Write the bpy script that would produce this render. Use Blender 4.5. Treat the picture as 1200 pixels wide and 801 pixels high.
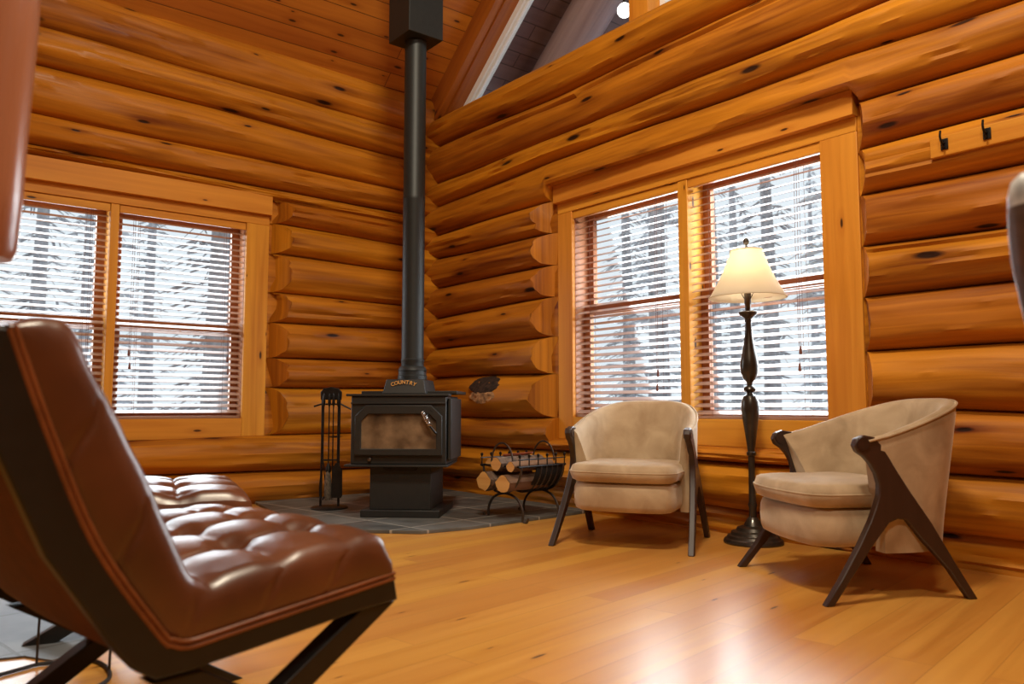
import bpy, bmesh, math, random
from mathutils import Vector, Matrix, noise

# ------------------------------------------------------------ camera, world, light, exposure
S = bpy.context.scene
for o in list(bpy.data.objects): bpy.data.objects.remove(o)
COL = S.collection
R = math.radians
PI = math.pi
CAM = (6.3389, -3.8271, 0.72)
cam_d = bpy.data.cameras.new('camera'); cam = bpy.data.objects.new('camera', cam_d); COL.objects.link(cam)
cam_d.sensor_width = 36; cam_d.lens = 928.66 / 1200 * 36; cam_d.clip_start = .02; cam_d.clip_end = 300
cam.location = CAM
cam.rotation_euler = (R(90 + 4.642), 0, R(141.451 - 90))
cam_d.dof.use_dof = True; cam_d.dof.focus_distance = 4.6; cam_d.dof.aperture_fstop = 3.2
S.camera = cam
S.view_settings.view_transform = 'Standard'; S.view_settings.look = 'None'
S.view_settings.exposure = -0.05; S.view_settings.gamma = 1; S.view_settings.use_curve_mapping = False

w = bpy.data.worlds.new('world'); S.world = w; w.use_nodes = True
bg = w.node_tree.nodes['Background']; bg.inputs[0].default_value = (.86, .93, 1, 1); bg.inputs[1].default_value = 1.1

def area(name, loc, look, sx, sy, power, col):
    l = bpy.data.lights.new(name, 'AREA'); l.shape = 'RECTANGLE'; l.size = sx; l.size_y = sy; l.energy = power; l.color = col
    o = bpy.data.objects.new(name, l); COL.objects.link(o); o.location = loc
    o.rotation_euler = (Vector(look) - Vector(loc)).to_track_quat('-Z', 'Y').to_euler()
    return o
# daylight entering by the windows (from just outside each opening) and the ceiling lamps of the room
area('daylight_right_window', (3.4, .45, 1.45), (3.6, -3, .2), 2.0, 1.6, 130, (.88, .94, 1))
area('daylight_left_window', (-.1, -2.6, 1.45), (3, -2.6, .3), 2.0, 1.6, 90, (.88, .94, 1))
area('ceiling_lamp', (5.0, -2.7, 5.0), (3.8, -1.4, 0), .6, .6, 175, (1, .87, .66))
area('ceiling_lamp', (6.9, -4.0, 4.2), (4.6, -.5, .8), .5, .5, 75, (1, .87, .66))

# ------------------------------------------------------------ materials
def newmat(name):
    m = bpy.data.materials.new(name); m.use_nodes = True
    nt = m.node_tree; return m, nt, nt.nodes['Principled BSDF']
def N(nt, t, **k):
    n = nt.nodes.new(t)
    for a, b in k.items(): setattr(n, a, b)
    return n
def L(nt, a, b): nt.links.new(a, b)
def math_(nt, op, a, b=None, c=None, clamp=False):
    n = N(nt, 'ShaderNodeMath', operation=op, use_clamp=clamp)
    for i, x in enumerate((a, b, c)):
        if x is None: continue
        if isinstance(x, (int, float)): n.inputs[i].default_value = x
        else: L(nt, x, n.inputs[i])
    return n.outputs[0]
def ramp(nt, fac, stops, interp='LINEAR'):
    n = N(nt, 'ShaderNodeValToRGB'); cr = n.color_ramp; cr.interpolation = interp
    while len(cr.elements) < len(stops): cr.elements.new(.5)
    for e, (p, c) in zip(cr.elements, stops):
        e.position = p; e.color = (*c, 1) if len(c) == 3 else c
    L(nt, fac, n.inputs[0]); return n.outputs[0]
def mixc(nt, fac, a, b, mode='MIX'):
    n = N(nt, 'ShaderNodeMix', data_type='RGBA', blend_type=mode)
    for i, x in ((0, fac), (6, a), (7, b)):
        if isinstance(x, (int, float)): n.inputs[i].default_value = x
        elif isinstance(x, tuple): n.inputs[i].default_value = (*x, 1)
        else: L(nt, x, n.inputs[i])
    return n.outputs[2]
def plain(name, col, rough=.5, metal=0, coat=0, noise_amt=0, nscale=30, bump=0, bscale=200, sheen=0):
    m, nt, b = newmat(name)
    b.inputs['Roughness'].default_value = rough; b.inputs['Metallic'].default_value = metal
    b.inputs['Coat Weight'].default_value = coat; b.inputs['Sheen Weight'].default_value = sheen
    tc = N(nt, 'ShaderNodeTexCoord')
    no = N(nt, 'ShaderNodeTexNoise'); no.inputs['Scale'].default_value = nscale; no.inputs['Detail'].default_value = 4
    L(nt, tc.outputs['Object'], no.inputs[0])
    k = noise_amt
    L(nt, ramp(nt, no.outputs[0], [(.3, tuple(c * (1 - k) for c in col)), (.7, tuple(min(1, c * (1 + k)) for c in col))]), b.inputs['Base Color'])
    if bump:
        n2 = N(nt, 'ShaderNodeTexNoise'); n2.inputs['Scale'].default_value = bscale; L(nt, tc.outputs['Object'], n2.inputs[0])
        bp = N(nt, 'ShaderNodeBump'); bp.inputs['Strength'].default_value = bump; bp.inputs['Distance'].default_value = .002
        L(nt, n2.outputs[0], bp.inputs['Height']); L(nt, bp.outputs[0], b.inputs['Normal'])
    return m
def wood(name, light, dark, rough=.42, coat=.15, knot=.5, kd=.075, kscale=(1.0, 4.2), plank=None, vary=.12, seam=.5, rot=0, use='UV', coat_rough=.2, bump=.25, seamw=.012):
    m, nt, b = newmat(name)
    tc = N(nt, 'ShaderNodeTexCoord'); mp = N(nt, 'ShaderNodeMapping')
    L(nt, tc.outputs[use], mp.inputs[0]); mp.inputs['Rotation'].default_value = (0, 0, rot)
    vec = mp.outputs[0]
    oi = N(nt, 'ShaderNodeObjectInfo')
    if plank:
        br = N(nt, 'ShaderNodeTexBrick'); L(nt, vec, br.inputs[0])
        br.inputs['Scale'].default_value = 1; br.inputs['Brick Width'].default_value = plank[0]; br.inputs['Row Height'].default_value = plank[1]
        br.inputs['Mortar Size'].default_value = plank[2]; br.inputs['Mortar Smooth'].default_value = .3
        br.inputs['Color1'].default_value = (0, 0, 0, 1); br.inputs['Color2'].default_value = (1, 1, 1, 1); br.inputs['Mortar'].default_value = (.5, .5, .5, 1)
        br.offset = .37; br.offset_frequency = 2
        sep = N(nt, 'ShaderNodeSeparateColor'); L(nt, br.outputs['Color'], sep.inputs[0])
        # shift the grain of each plank
        cmb = N(nt, 'ShaderNodeCombineXYZ'); L(nt, math_(nt, 'MULTIPLY', sep.outputs[0], 37.0), cmb.inputs[0]); L(nt, math_(nt, 'MULTIPLY', sep.outputs[0], 11.0), cmb.inputs[2])
        va = N(nt, 'ShaderNodeVectorMath', operation='ADD'); L(nt, vec, va.inputs[0]); L(nt, cmb.outputs[0], va.inputs[1]); gvec = va.outputs[0]
    else: gvec = vec
    def scaled(sx, sy):
        q = N(nt, 'ShaderNodeMapping'); q.inputs['Scale'].default_value = (sx, sy, 1); L(nt, gvec, q.inputs[0]); return q.outputs[0]
    vo = N(nt, 'ShaderNodeTexVoronoi', voronoi_dimensions='2D'); L(nt, scaled(*kscale), vo.inputs[0]); vo.inputs['Scale'].default_value = 1
    vs = N(nt, 'ShaderNodeSeparateColor'); L(nt, vo.outputs['Color'], vs.inputs[0])
    has = math_(nt, 'GREATER_THAN', vs.outputs[0], 1 - knot)
    rad = math_(nt, 'MULTIPLY_ADD', vs.outputs[1], kd, kd * .35)
    kk = math_(nt, 'MULTIPLY', math_(nt, 'SUBTRACT', 1, math_(nt, 'DIVIDE', vo.outputs['Distance'], rad), clamp=True), has)
    halo = math_(nt, 'MULTIPLY', math_(nt, 'SUBTRACT', 1, math_(nt, 'DIVIDE', vo.outputs['Distance'], math_(nt, 'MULTIPLY', rad, 3.2)), clamp=True), has)
    g1 = N(nt, 'ShaderNodeTexNoise'); g1.inputs['Scale'].default_value = 1; g1.inputs['Detail'].default_value = 5; g1.inputs['Distortion'].default_value = .6
    L(nt, scaled(1.1, 26), g1.inputs[0])
    g2 = N(nt, 'ShaderNodeTexNoise'); g2.inputs['Scale'].default_value = 1; g2.inputs['Detail'].default_value = 3
    L(nt, scaled(.5, 5), g2.inputs[0])
    f = math_(nt, 'MULTIPLY_ADD', g2.outputs[0], .75, math_(nt, 'MULTIPLY_ADD', g1.outputs[0], .5, -.12))
    f = math_(nt, 'ADD', f, math_(nt, 'MULTIPLY', halo, -.18))
    col = ramp(nt, f, [(.28, dark), (.5, tuple((a * .62 + c * .38) for a, c in zip(light, dark))), (.68, light)])
    kc = tuple(c * .13 for c in dark)
    col = mixc(nt, math_(nt, 'MULTIPLY', kk, 2.2, clamp=True), col, kc)
    hv = N(nt, 'ShaderNodeHueSaturation')
    rnd = sep.outputs[0] if plank else oi.outputs['Random']
    L(nt, math_(nt, 'MULTIPLY_ADD', rnd, vary * 2, 1 - vary), hv.inputs['Value']); L(nt, col, hv.inputs['Color'])
    L(nt, math_(nt, 'MULTIPLY_ADD', rnd, .012, .494), hv.inputs['Hue'])
    col = hv.outputs[0]
    if plank: col = mixc(nt, math_(nt, 'MULTIPLY', br.outputs['Fac'], seam), col, tuple(c * .25 for c in dark))
    L(nt, col, b.inputs['Base Color'])
    b.inputs['Coat Weight'].default_value = coat; b.inputs['Coat Roughness'].default_value = coat_rough; b.inputs['Specular IOR Level'].default_value = .5 if coat > .1 else .3
    L(nt, math_(nt, 'MULTIPLY_ADD', g1.outputs[0], .15, rough - .07), b.inputs['Roughness'])
    bp = N(nt, 'ShaderNodeBump'); bp.inputs['Strength'].default_value = bump; bp.inputs['Distance'].default_value = .004
    h = math_(nt, 'SUBTRACT', g1.outputs[0], kk)
    if plank: h = math_(nt, 'SUBTRACT', h, math_(nt, 'MULTIPLY', br.outputs['Fac'], 1.0))
    L(nt, h, bp.inputs['Height']); L(nt, bp.outputs[0], b.inputs['Normal'])
    return m

M = {}
M['log'] = wood('log_wood', (.58, .215, .011), (.17, .036, .002), knot=.5, kd=.085, kscale=(1.3, 5), rough=.52, coat=.04, bump=.6, vary=.14)
M['trim'] = wood('trim_wood', (.74, .33, .035), (.50, .17, .012), knot=.5, kd=.06, kscale=(2, 7), rough=.5, coat=.05, vary=.06)
M['ceil'] = wood('ceiling_boards', (.55, .20, .022), (.34, .095, .009), knot=.6, kd=.08, kscale=(2.2, 7), plank=(3.1, .137, .004), vary=.14, seam=.9)
M['floor'] = wood('floor_boards', (.66, .32, .062), (.50, .20, .032), rough=.36, coat=.5, coat_rough=.24, knot=.3, kd=.045, kscale=(1.5, 8), plank=(2.3, .135, .0022), vary=.09, seam=.25, rot=R(-99), use='Object', bump=.08)
M['sash'] = wood('sash_wood', (.42, .17, .065), (.26, .085, .03), knot=.1, rough=.4, coat=.1)
M['slat'] = wood('slat_wood', (.42, .25, .175), (.31, .17, .11), knot=.0, rough=.3, coat=.4, vary=.05)
M['beam'] = wood('beam_wood', (.40, .13, .012), (.24, .06, .005), knot=.4, kd=.08, rough=.45)
M['post'] = wood('peeled_post_wood', (.56, .27, .14), (.40, .16, .07), knot=.2, rough=.3, coat=.8)
M['soffit'] = wood('stained_exterior_wood', (.20, .11, .10), (.12, .062, .058), knot=.2, plank=(3, .14, .006), seam=.8)
M['outlog'] = wood('stained_exterior_log', (.40, .26, .25), (.22, .13, .13), knot=.3)
M['walnut'] = wood('dark_leg_wood', (.034, .014, .009), (.018, .008, .005), knot=0, rough=.42, coat=.15, bump=.05)
M['firewood'] = wood('split_firewood', (.30, .17, .09), (.10, .05, .025), knot=.2, rough=.8, coat=0)
M['endgrain'] = wood('firewood_end', (.72, .40, .14), (.45, .20, .05), knot=0, rough=.8, coat=0)
M['bark'] = plain('bark', (.13, .085, .06), .95, noise_amt=.6, nscale=40, bump=1, bscale=60)
M['iron'] = plain('black_wrought_iron', (.018, .016, .015), .42, metal=.6, noise_amt=.3, bump=.3)
M['ironlight'] = plain('worn_iron', (.11, .095, .085), .35, metal=.85, noise_amt=.3, bump=.2)
M['stove'] = plain('matte_black_stove_steel', (.013, .013, .012), .55, noise_amt=.15, bump=.15, bscale=300)
M['pipe'] = plain('black_stove_pipe', (.016, .019, .019), .5, metal=.2, noise_amt=.1)
M['chrome'] = plain('coiled_steel', (.62, .58, .54), .25, metal=1)
M['gold'] = plain('gilt_lettering', (.75, .40, .12), .35, metal=.7)
M['bronze'] = plain('dark_bronze', (.045, .036, .028), .32, metal=.55, coat=.3, noise_amt=.35, nscale=14)
M['blackframe'] = plain('black_lacquered_frame', (.008, .009, .009), .45, noise_amt=.2)
M['piping'] = plain('tan_leather_piping', (.22, .075, .025), .4, noise_amt=.2)
M['white'] = plain('white_vinyl', (.78, .79, .80), .4, noise_amt=.03)
M['cord'] = plain('black_cord', (.01, .01, .01), .5)
M['cordred'] = plain('brown_blind_cord', (.16, .05, .03), .6)
M['snow'] = plain('snow', (.82, .85, .9), .8, noise_amt=.06, nscale=2, bump=.3, bscale=3)
M['trunk'] = plain('hazy_winter_bark', (.46, .46, .48), .95, noise_amt=.35, nscale=7, bump=.6, bscale=20)  # bark colour paled to stand in for haze outside
M['fir'] = plain('hazy_frosted_fir', (.66, .68, .71), .95, noise_amt=.3, nscale=5)  # frosty boughs, lightened further in colour in place of mist
M['blackcloth'] = plain('black_canvas_sling', (.010, .009, .009), .75, bump=.3)
M['grey'] = plain('pale_grey_fleece', (.3, .3, .3), .8)
def shade_mat():
    m, nt, b = newmat('cream_shade_fabric')
    out = nt.nodes['Material Output']; b.inputs['Base Color'].default_value = (.82, .76, .64, 1); b.inputs['Roughness'].default_value = .8
    tr = N(nt, 'ShaderNodeBsdfTranslucent'); tr.inputs[0].default_value = (.88, .80, .64, 1)
    mx = N(nt, 'ShaderNodeMixShader'); mx.inputs[0].default_value = .5
    L(nt, b.outputs[0], mx.inputs[1]); L(nt, tr.outputs[0], mx.inputs[2]); L(nt, mx.outputs[0], out.inputs[0]); return m
M['shade'] = shade_mat()
def emit(name, col, s):
    m, nt, b = newmat(name); b.inputs['Base Color'].default_value = (*col, 1)
    b.inputs['Emission Color'].default_value = (*col, 1); b.inputs['Emission Strength'].default_value = s; return m
M['bulb'] = emit('lit_bulb', (1, .86, .62), 6); M['globe'] = emit('lit_globe', (1, .97, .92), 4)
def glass_mat():
    m, nt, b = newmat('window_glass'); out = nt.nodes['Material Output']
    t = N(nt, 'ShaderNodeBsdfTransparent'); t.inputs[0].default_value = (.93, .95, .95, 1)
    g = N(nt, 'ShaderNodeBsdfGlossy'); g.inputs['Roughness'].default_value = .01
    fr = N(nt, 'ShaderNodeFresnel'); fr.inputs[0].default_value = 1.5
    mx = N(nt, 'ShaderNodeMixShader'); ge = N(nt, 'ShaderNodeNewGeometry')
    L(nt, math_(nt, 'MULTIPLY', fr.outputs[0], math_(nt, 'SUBTRACT', 1, ge.outputs['Backfacing'])), mx.inputs[0]); L(nt, t.outputs[0], mx.inputs[1]); L(nt, g.outputs[0], mx.inputs[2])
    L(nt, mx.outputs[0], out.inputs[0]); return m
M['glass'] = glass_mat()
def soot_glass():
    m, nt, b = newmat('sooty_stove_glass'); tc = N(nt, 'ShaderNodeTexCoord')
    n = N(nt, 'ShaderNodeTexNoise'); n.inputs['Scale'].default_value = 7; n.inputs['Detail'].default_value = 5; L(nt, tc.outputs['Object'], n.inputs[0])
    sp = N(nt, 'ShaderNodeSeparateXYZ'); L(nt, tc.outputs['Object'], sp.inputs[0])
    # soot gathered along the top edge and the right corner of the pane
    top = math_(nt, 'MULTIPLY', math_(nt, 'SUBTRACT', sp.outputs[2], .575), 9, clamp=True)
    rt = math_(nt, 'MULTIPLY', math_(nt, 'SUBTRACT', sp.outputs[0], .40), 8, clamp=True)
    f = math_(nt, 'ADD', math_(nt, 'SUBTRACT', n.outputs[0], math_(nt, 'MULTIPLY', top, .30)), math_(nt, 'MULTIPLY', rt, -.22))
    L(nt, ramp(nt, f, [(.15, (.010, .009, .007)), (.38, (.10, .062, .034)), (.65, (.27, .185, .11))]), b.inputs['Base Color'])
    b.inputs['Roughness'].default_value = .35; b.inputs['Coat Weight'].default_value = .5; return m
M['soot'] = soot_glass()
def leather():
    m, nt, b = newmat('brown_leather'); tc = N(nt, 'ShaderNodeTexCoord')
    n = N(nt, 'ShaderNodeTexNoise'); n.inputs['Scale'].default_value = 5; n.inputs['Detail'].default_value = 6; L(nt, tc.outputs['Object'], n.inputs[0])
    L(nt, ramp(nt, n.outputs[0], [(.3, (.068, .021, .009)), (.7, (.15, .050, .020))]), b.inputs['Base Color'])
    b.inputs['Roughness'].default_value = .36; b.inputs['Coat Weight'].default_value = .6; b.inputs['Coat Roughness'].default_value = .28
    v = N(nt, 'ShaderNodeTexVoronoi'); v.inputs['Scale'].default_value = 420; L(nt, tc.outputs['Object'], v.inputs[0])
    n2 = N(nt, 'ShaderNodeTexNoise'); n2.inputs['Scale'].default_value = 26; L(nt, tc.outputs['Object'], n2.inputs[0])
    bp = N(nt, 'ShaderNodeBump'); bp.inputs['Strength'].default_value = .12; bp.inputs['Distance'].default_value = .002
    L(nt, math_(nt, 'ADD', v.outputs[0], math_(nt, 'MULTIPLY', n2.outputs[0], 3)), bp.inputs['Height']); L(nt, bp.outputs[0], b.inputs['Normal']); return m
M['leather'] = leather(); M['leather_back'] = plain('shaded_matte_leather', (.10, .026, .009), .75, noise_amt=.2)  # rear panel copy: its shade is put into a darker, duller leather
def velvet(name, col, dk):
    m, nt, b = newmat(name); tc = N(nt, 'ShaderNodeTexCoord')
    n = N(nt, 'ShaderNodeTexNoise'); n.inputs['Scale'].default_value = 7; n.inputs['Detail'].default_value = 7; n.inputs['Distortion'].default_value = .5; L(nt, tc.outputs['Object'], n.inputs[0])
    L(nt, ramp(nt, n.outputs[0], [(.32, dk), (.66, col)]), b.inputs['Base Color'])
    b.inputs['Roughness'].default_value = .75; b.inputs['Sheen Weight'].default_value = .6; b.inputs['Sheen Roughness'].default_value = .4
    b.inputs['Sheen Tint'].default_value = (1, .9, .75, 1)
    n2 = N(nt, 'ShaderNodeTexNoise'); n2.inputs['Scale'].default_value = 120; L(nt, tc.outputs['Object'], n2.inputs[0])
    bp = N(nt, 'ShaderNodeBump'); bp.inputs['Strength'].default_value = .2; bp.inputs['Distance'].default_value = .002
    L(nt, n2.outputs[0], bp.inputs['Height']); L(nt, bp.outputs[0], b.inputs['Normal']); return m
M['velvet'] = velvet('beige_velvet', (.50, .375, .235), (.35, .24, .135))
M['velvet2'] = velvet('worn_beige_velvet', (.49, .365, .23), (.31, .215, .12))
def slate(name, lo, hi, rot, w_, h_, groutc, rough=.5):
    m, nt, b = newmat(name); tc = N(nt, 'ShaderNodeTexCoord'); mp = N(nt, 'ShaderNodeMapping'); mp.inputs['Rotation'].default_value = (0, 0, rot); L(nt, tc.outputs['Object'], mp.inputs[0])
    br = N(nt, 'ShaderNodeTexBrick'); L(nt, mp.outputs[0], br.inputs[0]); br.offset = 0
    br.inputs['Scale'].default_value = 1; br.inputs['Brick Width'].default_value = w_; br.inputs['Row Height'].default_value = h_; br.inputs['Mortar Size'].default_value = .006
    br.inputs['Color1'].default_value = (0, 0, 0, 1); br.inputs['Color2'].default_value = (1, 1, 1, 1)
    n = N(nt, 'ShaderNodeTexNoise'); n.inputs['Scale'].default_value = 6; n.inputs['Detail'].default_value = 8; L(nt, mp.outputs[0], n.inputs[0])
    sp = N(nt, 'ShaderNodeSeparateColor'); L(nt, br.outputs['Color'], sp.inputs[0])
    f = math_(nt, 'MULTIPLY_ADD', sp.outputs[0], .3, math_(nt, 'MULTIPLY', n.outputs[0], .8))
    L(nt, mixc(nt, br.outputs['Fac'], ramp(nt, f, [(.3, lo), (.8, hi)]), groutc), b.inputs['Base Color']); b.inputs['Roughness'].default_value = rough
    bp = N(nt, 'ShaderNodeBump'); bp.inputs['Strength'].default_value = .4; bp.inputs['Distance'].default_value = .006
    L(nt, math_(nt, 'SUBTRACT', n.outputs[0], br.outputs['Fac']), bp.inputs['Height']); L(nt, bp.outputs[0], b.inputs['Normal']); return m
M['slate'] = slate('slate_hearth', (.05, .052, .05), (.15, .15, .14), R(-8), .42, .42, (.36, .33, .28))
M['slate_entry'] = slate('pale_slate_floor', (.075, .085, .095), (.16, .17, .18), R(-9), .5, .5, (.07, .07, .07), .5)

# ------------------------------------------------------------ mesh helpers
class MB:
    def __init__(s): s.v = []; s.f = []; s.uv = {}; s.flat = set()
    def add(s, vs, fs, uvs=None, T=None, flat=False):
        n = len(s.v)
        for p in vs: s.v.append(tuple(T @ Vector(p)) if T is not None else tuple(p))
        for i, f in enumerate(fs):
            if uvs: s.uv[len(s.f)] = uvs[i]
            if flat: s.flat.add(len(s.f))
            s.f.append(tuple(n + k for k in f))
        return s
    def box(s, a, b, T=None):
        (x0, y0, z0), (x1, y1, z1) = a, b
        vs = [(x0, y0, z0), (x1, y0, z0), (x1, y1, z0), (x0, y1, z0), (x0, y0, z1), (x1, y0, z1), (x1, y1, z1), (x0, y1, z1)]
        return s.add(vs, [(0, 3, 2, 1), (4, 5, 6, 7), (0, 1, 5, 4), (1, 2, 6, 5), (2, 3, 7, 6), (3, 0, 4, 7)], T=T)
    def prism(s, poly, axis, a, b, T=None):
        """extrude a 2-D polygon along an axis; poly coords are the two other axes in order"""
        def P(u, v, w_):
            return {0: (w_, u, v), 1: (u, w_, v), 2: (u, v, w_)}[axis]
        n = len(poly); vs = [P(u, v, a) for u, v in poly] + [P(u, v, b) for u, v in poly]
        fs = [tuple(range(n))[::-1], tuple(range(n, 2 * n))] + [(i, (i + 1) % n, n + (i + 1) % n, n + i) for i in range(n)]
        return s.add(vs, fs, T=T)
    def tube(s, path, rad, seg=10, closed=False, cap=True, T=None, squash=1):
        P = [Vector(p) for p in path]; n = len(P)
        rads = rad if isinstance(rad, (list, tuple)) else [rad] * n
        up = None; vs = []; L_ = 0; us = []
        for i in range(n):
            if closed: t = (P[(i + 1) % n] - P[i - 1])
            else: t = P[min(i + 1, n - 1)] - P[max(i - 1, 0)]
            t = t.normalized() if t.length > 1e-9 else Vector((0, 0, 1))
            if up is None:
                up = Vector((0, 0, 1)) if abs(t.z) < .9 else Vector((1, 0, 0))
            up = (up - t * up.dot(t)).normalized(); sd = t.cross(up)
            if i: L_ += (P[i] - P[i - 1]).length
            us.append(L_)
            for k in range(seg):
                a = 2 * PI * k / seg
                vs.append(P[i] + (up * math.sin(a) * squash + sd * math.cos(a)) * rads[i])
        fs = []; uv = []; c = 2 * PI * (sum(rads) / n) / seg
        m = n if closed else n - 1
        for i in range(m):
            for k in range(seg):
                j = (i + 1) % n; k2 = (k + 1) % seg
                fs.append((i * seg + k, i * seg + k2, j * seg + k2, j * seg + k))
                ui, uj = us[i], (us[j] if j else us[-1] + (P[0] - P[-1]).length)
                uv.append([(ui, k * c), (ui, (k + 1) * c), (uj, (k + 1) * c), (uj, k * c)])
        if cap and not closed:
            fs.append(tuple(range(seg))[::-1]); uv.append([(math.cos(2 * PI * k / seg) * rads[0], math.sin(2 * PI * k / seg) * rads[0]) for k in range(seg)][::-1])
            fs.append(tuple(range((n - 1) * seg, n * seg))); uv.append([(math.cos(2 * PI * k / seg) * rads[-1], math.sin(2 * PI * k / seg) * rads[-1]) for k in range(seg)])
        return s.add(vs, fs, uv, T=T)
    def lathe(s, prof, seg=28, T=None, cap=True):
        vs = []; n = len(prof)
        for r, z in prof:
            for k in range(seg):
                a = 2 * PI * k / seg; vs.append((r * math.cos(a), r * math.sin(a), z))
        fs = [(i * seg + k, i * seg + (k + 1) % seg, (i + 1) * seg + (k + 1) % seg, (i + 1) * seg + k) for i in range(n - 1) for k in range(seg)]
        if cap: fs += [tuple(range(seg))[::-1], tuple(range((n - 1) * seg, n * seg))]
        return s.add(vs, fs, T=T)
    def grid(s, rows, closed_u=False, closed_v=False, T=None, uvs=None, flip=False):
        n = len(rows); m = len(rows[0]); vs = [p for r in rows for p in r]; fs = []; uv = []
        for i in range(n if closed_u else n - 1):
            for k in range(m if closed_v else m - 1):
                i2 = (i + 1) % n; k2 = (k + 1) % m
                q = (i * m + k, i * m + k2, i2 * m + k2, i2 * m + k)
                fs.append(q[::-1] if flip else q)
                if uvs:
                    w_ = [uvs[i][k], uvs[i][k + 1 if closed_v else k2], uvs[i + 1 if closed_u else i2][k + 1 if closed_v else k2], uvs[i + 1 if closed_u else i2][k]]
                    uv.append(w_[::-1] if flip else w_)
        return s.add(vs, fs, uv if uvs else None, T=T)
    def build(s, name, mat, parent=None, grain=0, bevel=0, smooth=35, seed=None, fixn=True, seg=2):
        me = bpy.data.meshes.new(name); me.from_pydata(s.v, [], s.f); me.validate()
        if fixn:
            bm = bmesh.new(); bm.from_mesh(me); bmesh.ops.recalc_face_normals(bm, faces=bm.faces); bm.to_mesh(me); bm.free()
        ul = me.uv_layers.new(name='UVMap')
        rr = random.Random(seed if seed is not None else hash_(name, len(bpy.data.objects)))
        ou, ov = rr.uniform(0, 50), rr.uniform(0, 50)
        lut = {}
        if s.uv:
            for fi, f in enumerate(s.f):
                if fi in s.uv: lut[frozenset(f)] = {v: uvv for v, uvv in zip(f, s.uv[fi])}
        for p in me.polygons:
            d = lut.get(frozenset(p.vertices))
            n = p.normal; ax = max(range(3), key=lambda k: abs(n[k]))
            for li in p.loop_indices:
                vi = me.loops[li].vertex_index; co = me.vertices[vi].co
                if d: u, v = d[vi]
                elif ax == grain: a, b = [k for k in range(3) if k != grain]; u, v = co[a] * .5, co[b]
                else:
                    t = [k for k in range(3) if k not in (grain, ax)][0]; u = co[grain]; v = co[t] + co[ax] * .7
                ul.data[li].uv = (u + ou, v + ov)
        if smooth:
            me.shade_smooth(); me.set_sharp_from_angle(angle=R(smooth))
        me.materials.append(M[mat] if isinstance(mat, str) else mat)
        o = bpy.data.objects.new(name, me); COL.objects.link(o)
        if parent is not None: o.parent = parent
        if bevel:
            b = o.modifiers.new('bevel', 'BEVEL'); b.width = bevel; b.segments = seg; b.limit_method = 'ANGLE'; b.angle_limit = R(40)
        return o
def hash_(n, k): return sum(ord(c) * (i + 1) for i, c in enumerate(n)) * 31 + k
def empty(name, loc=(0, 0, 0), rz=0):
    o = bpy.data.objects.new(name, None); COL.objects.link(o); o.location = loc; o.rotation_euler = (0, 0, rz); o.empty_display_size = .1; return o
def tag(o, label=None, cat=None, group=None, kind=None):
    if label: o['label'] = label
    if cat: o['category'] = cat
    if group: o['group'] = group
    if kind: o['kind'] = kind
    return o
def thing(name, label, cat, loc=(0, 0, 0), rz=0, group=None): return tag(empty(name, loc, rz), label, cat, group)
def struct(name, loc=(0, 0, 0)): return tag(empty(name, loc), kind='structure')
def copy_tree(o, parent=None):
    c = o.copy(); COL.objects.link(c); c.parent = parent
    for ch in list(o.children): copy_tree(ch, c)
    return c
def arc(cx, cz, r, a0, a1, n=12): return [(cx + r * math.cos(a0 + (a1 - a0) * i / n), cz + r * math.sin(a0 + (a1 - a0) * i / n)) for i in range(n + 1)]
def bez(p0, p1, p2, p3, n=10):
    P = [Vector(p) for p in (p0, p1, p2, p3)]
    return [P[0] * (1 - t) ** 3 + P[1] * 3 * t * (1 - t) ** 2 + P[2] * 3 * t * t * (1 - t) + P[3] * t ** 3 for t in [i / n for i in range(n + 1)]]
def smooth_path(pts, n=6):
    P = [Vector(p) for p in pts]; out = []
    for i in range(len(P) - 1):
        a, b, c, d = P[max(i - 1, 0)], P[i], P[i + 1], P[min(i + 2, len(P) - 1)]
        for k in range(n):
            t = k / n
            out.append(.5 * ((2 * b) + (c - a) * t + (2 * a - 5 * b + 4 * c - d) * t * t + (3 * b - a - 3 * c + d) * t ** 3))
    out.append(P[-1]); return out

# ------------------------------------------------------------ the setting: floor, log walls, ceiling
XL = .42            # plane of the left wall's seams and window casings
XE, YB = 9.0, -8.0  # far walls behind the camera
EAVE, PITCH = 3.44, .82
RIDGE = (XL + XE) / 2
def ceil_z(x): return EAVE + PITCH * (min(x, XL + XE - x) - XL)

f = MB(); f.box((XL - .25, YB - .25, -.12), (XE + .25, .25, 0)); fl = f.build('floor', 'floor'); tag(fl, kind='structure')

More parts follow.
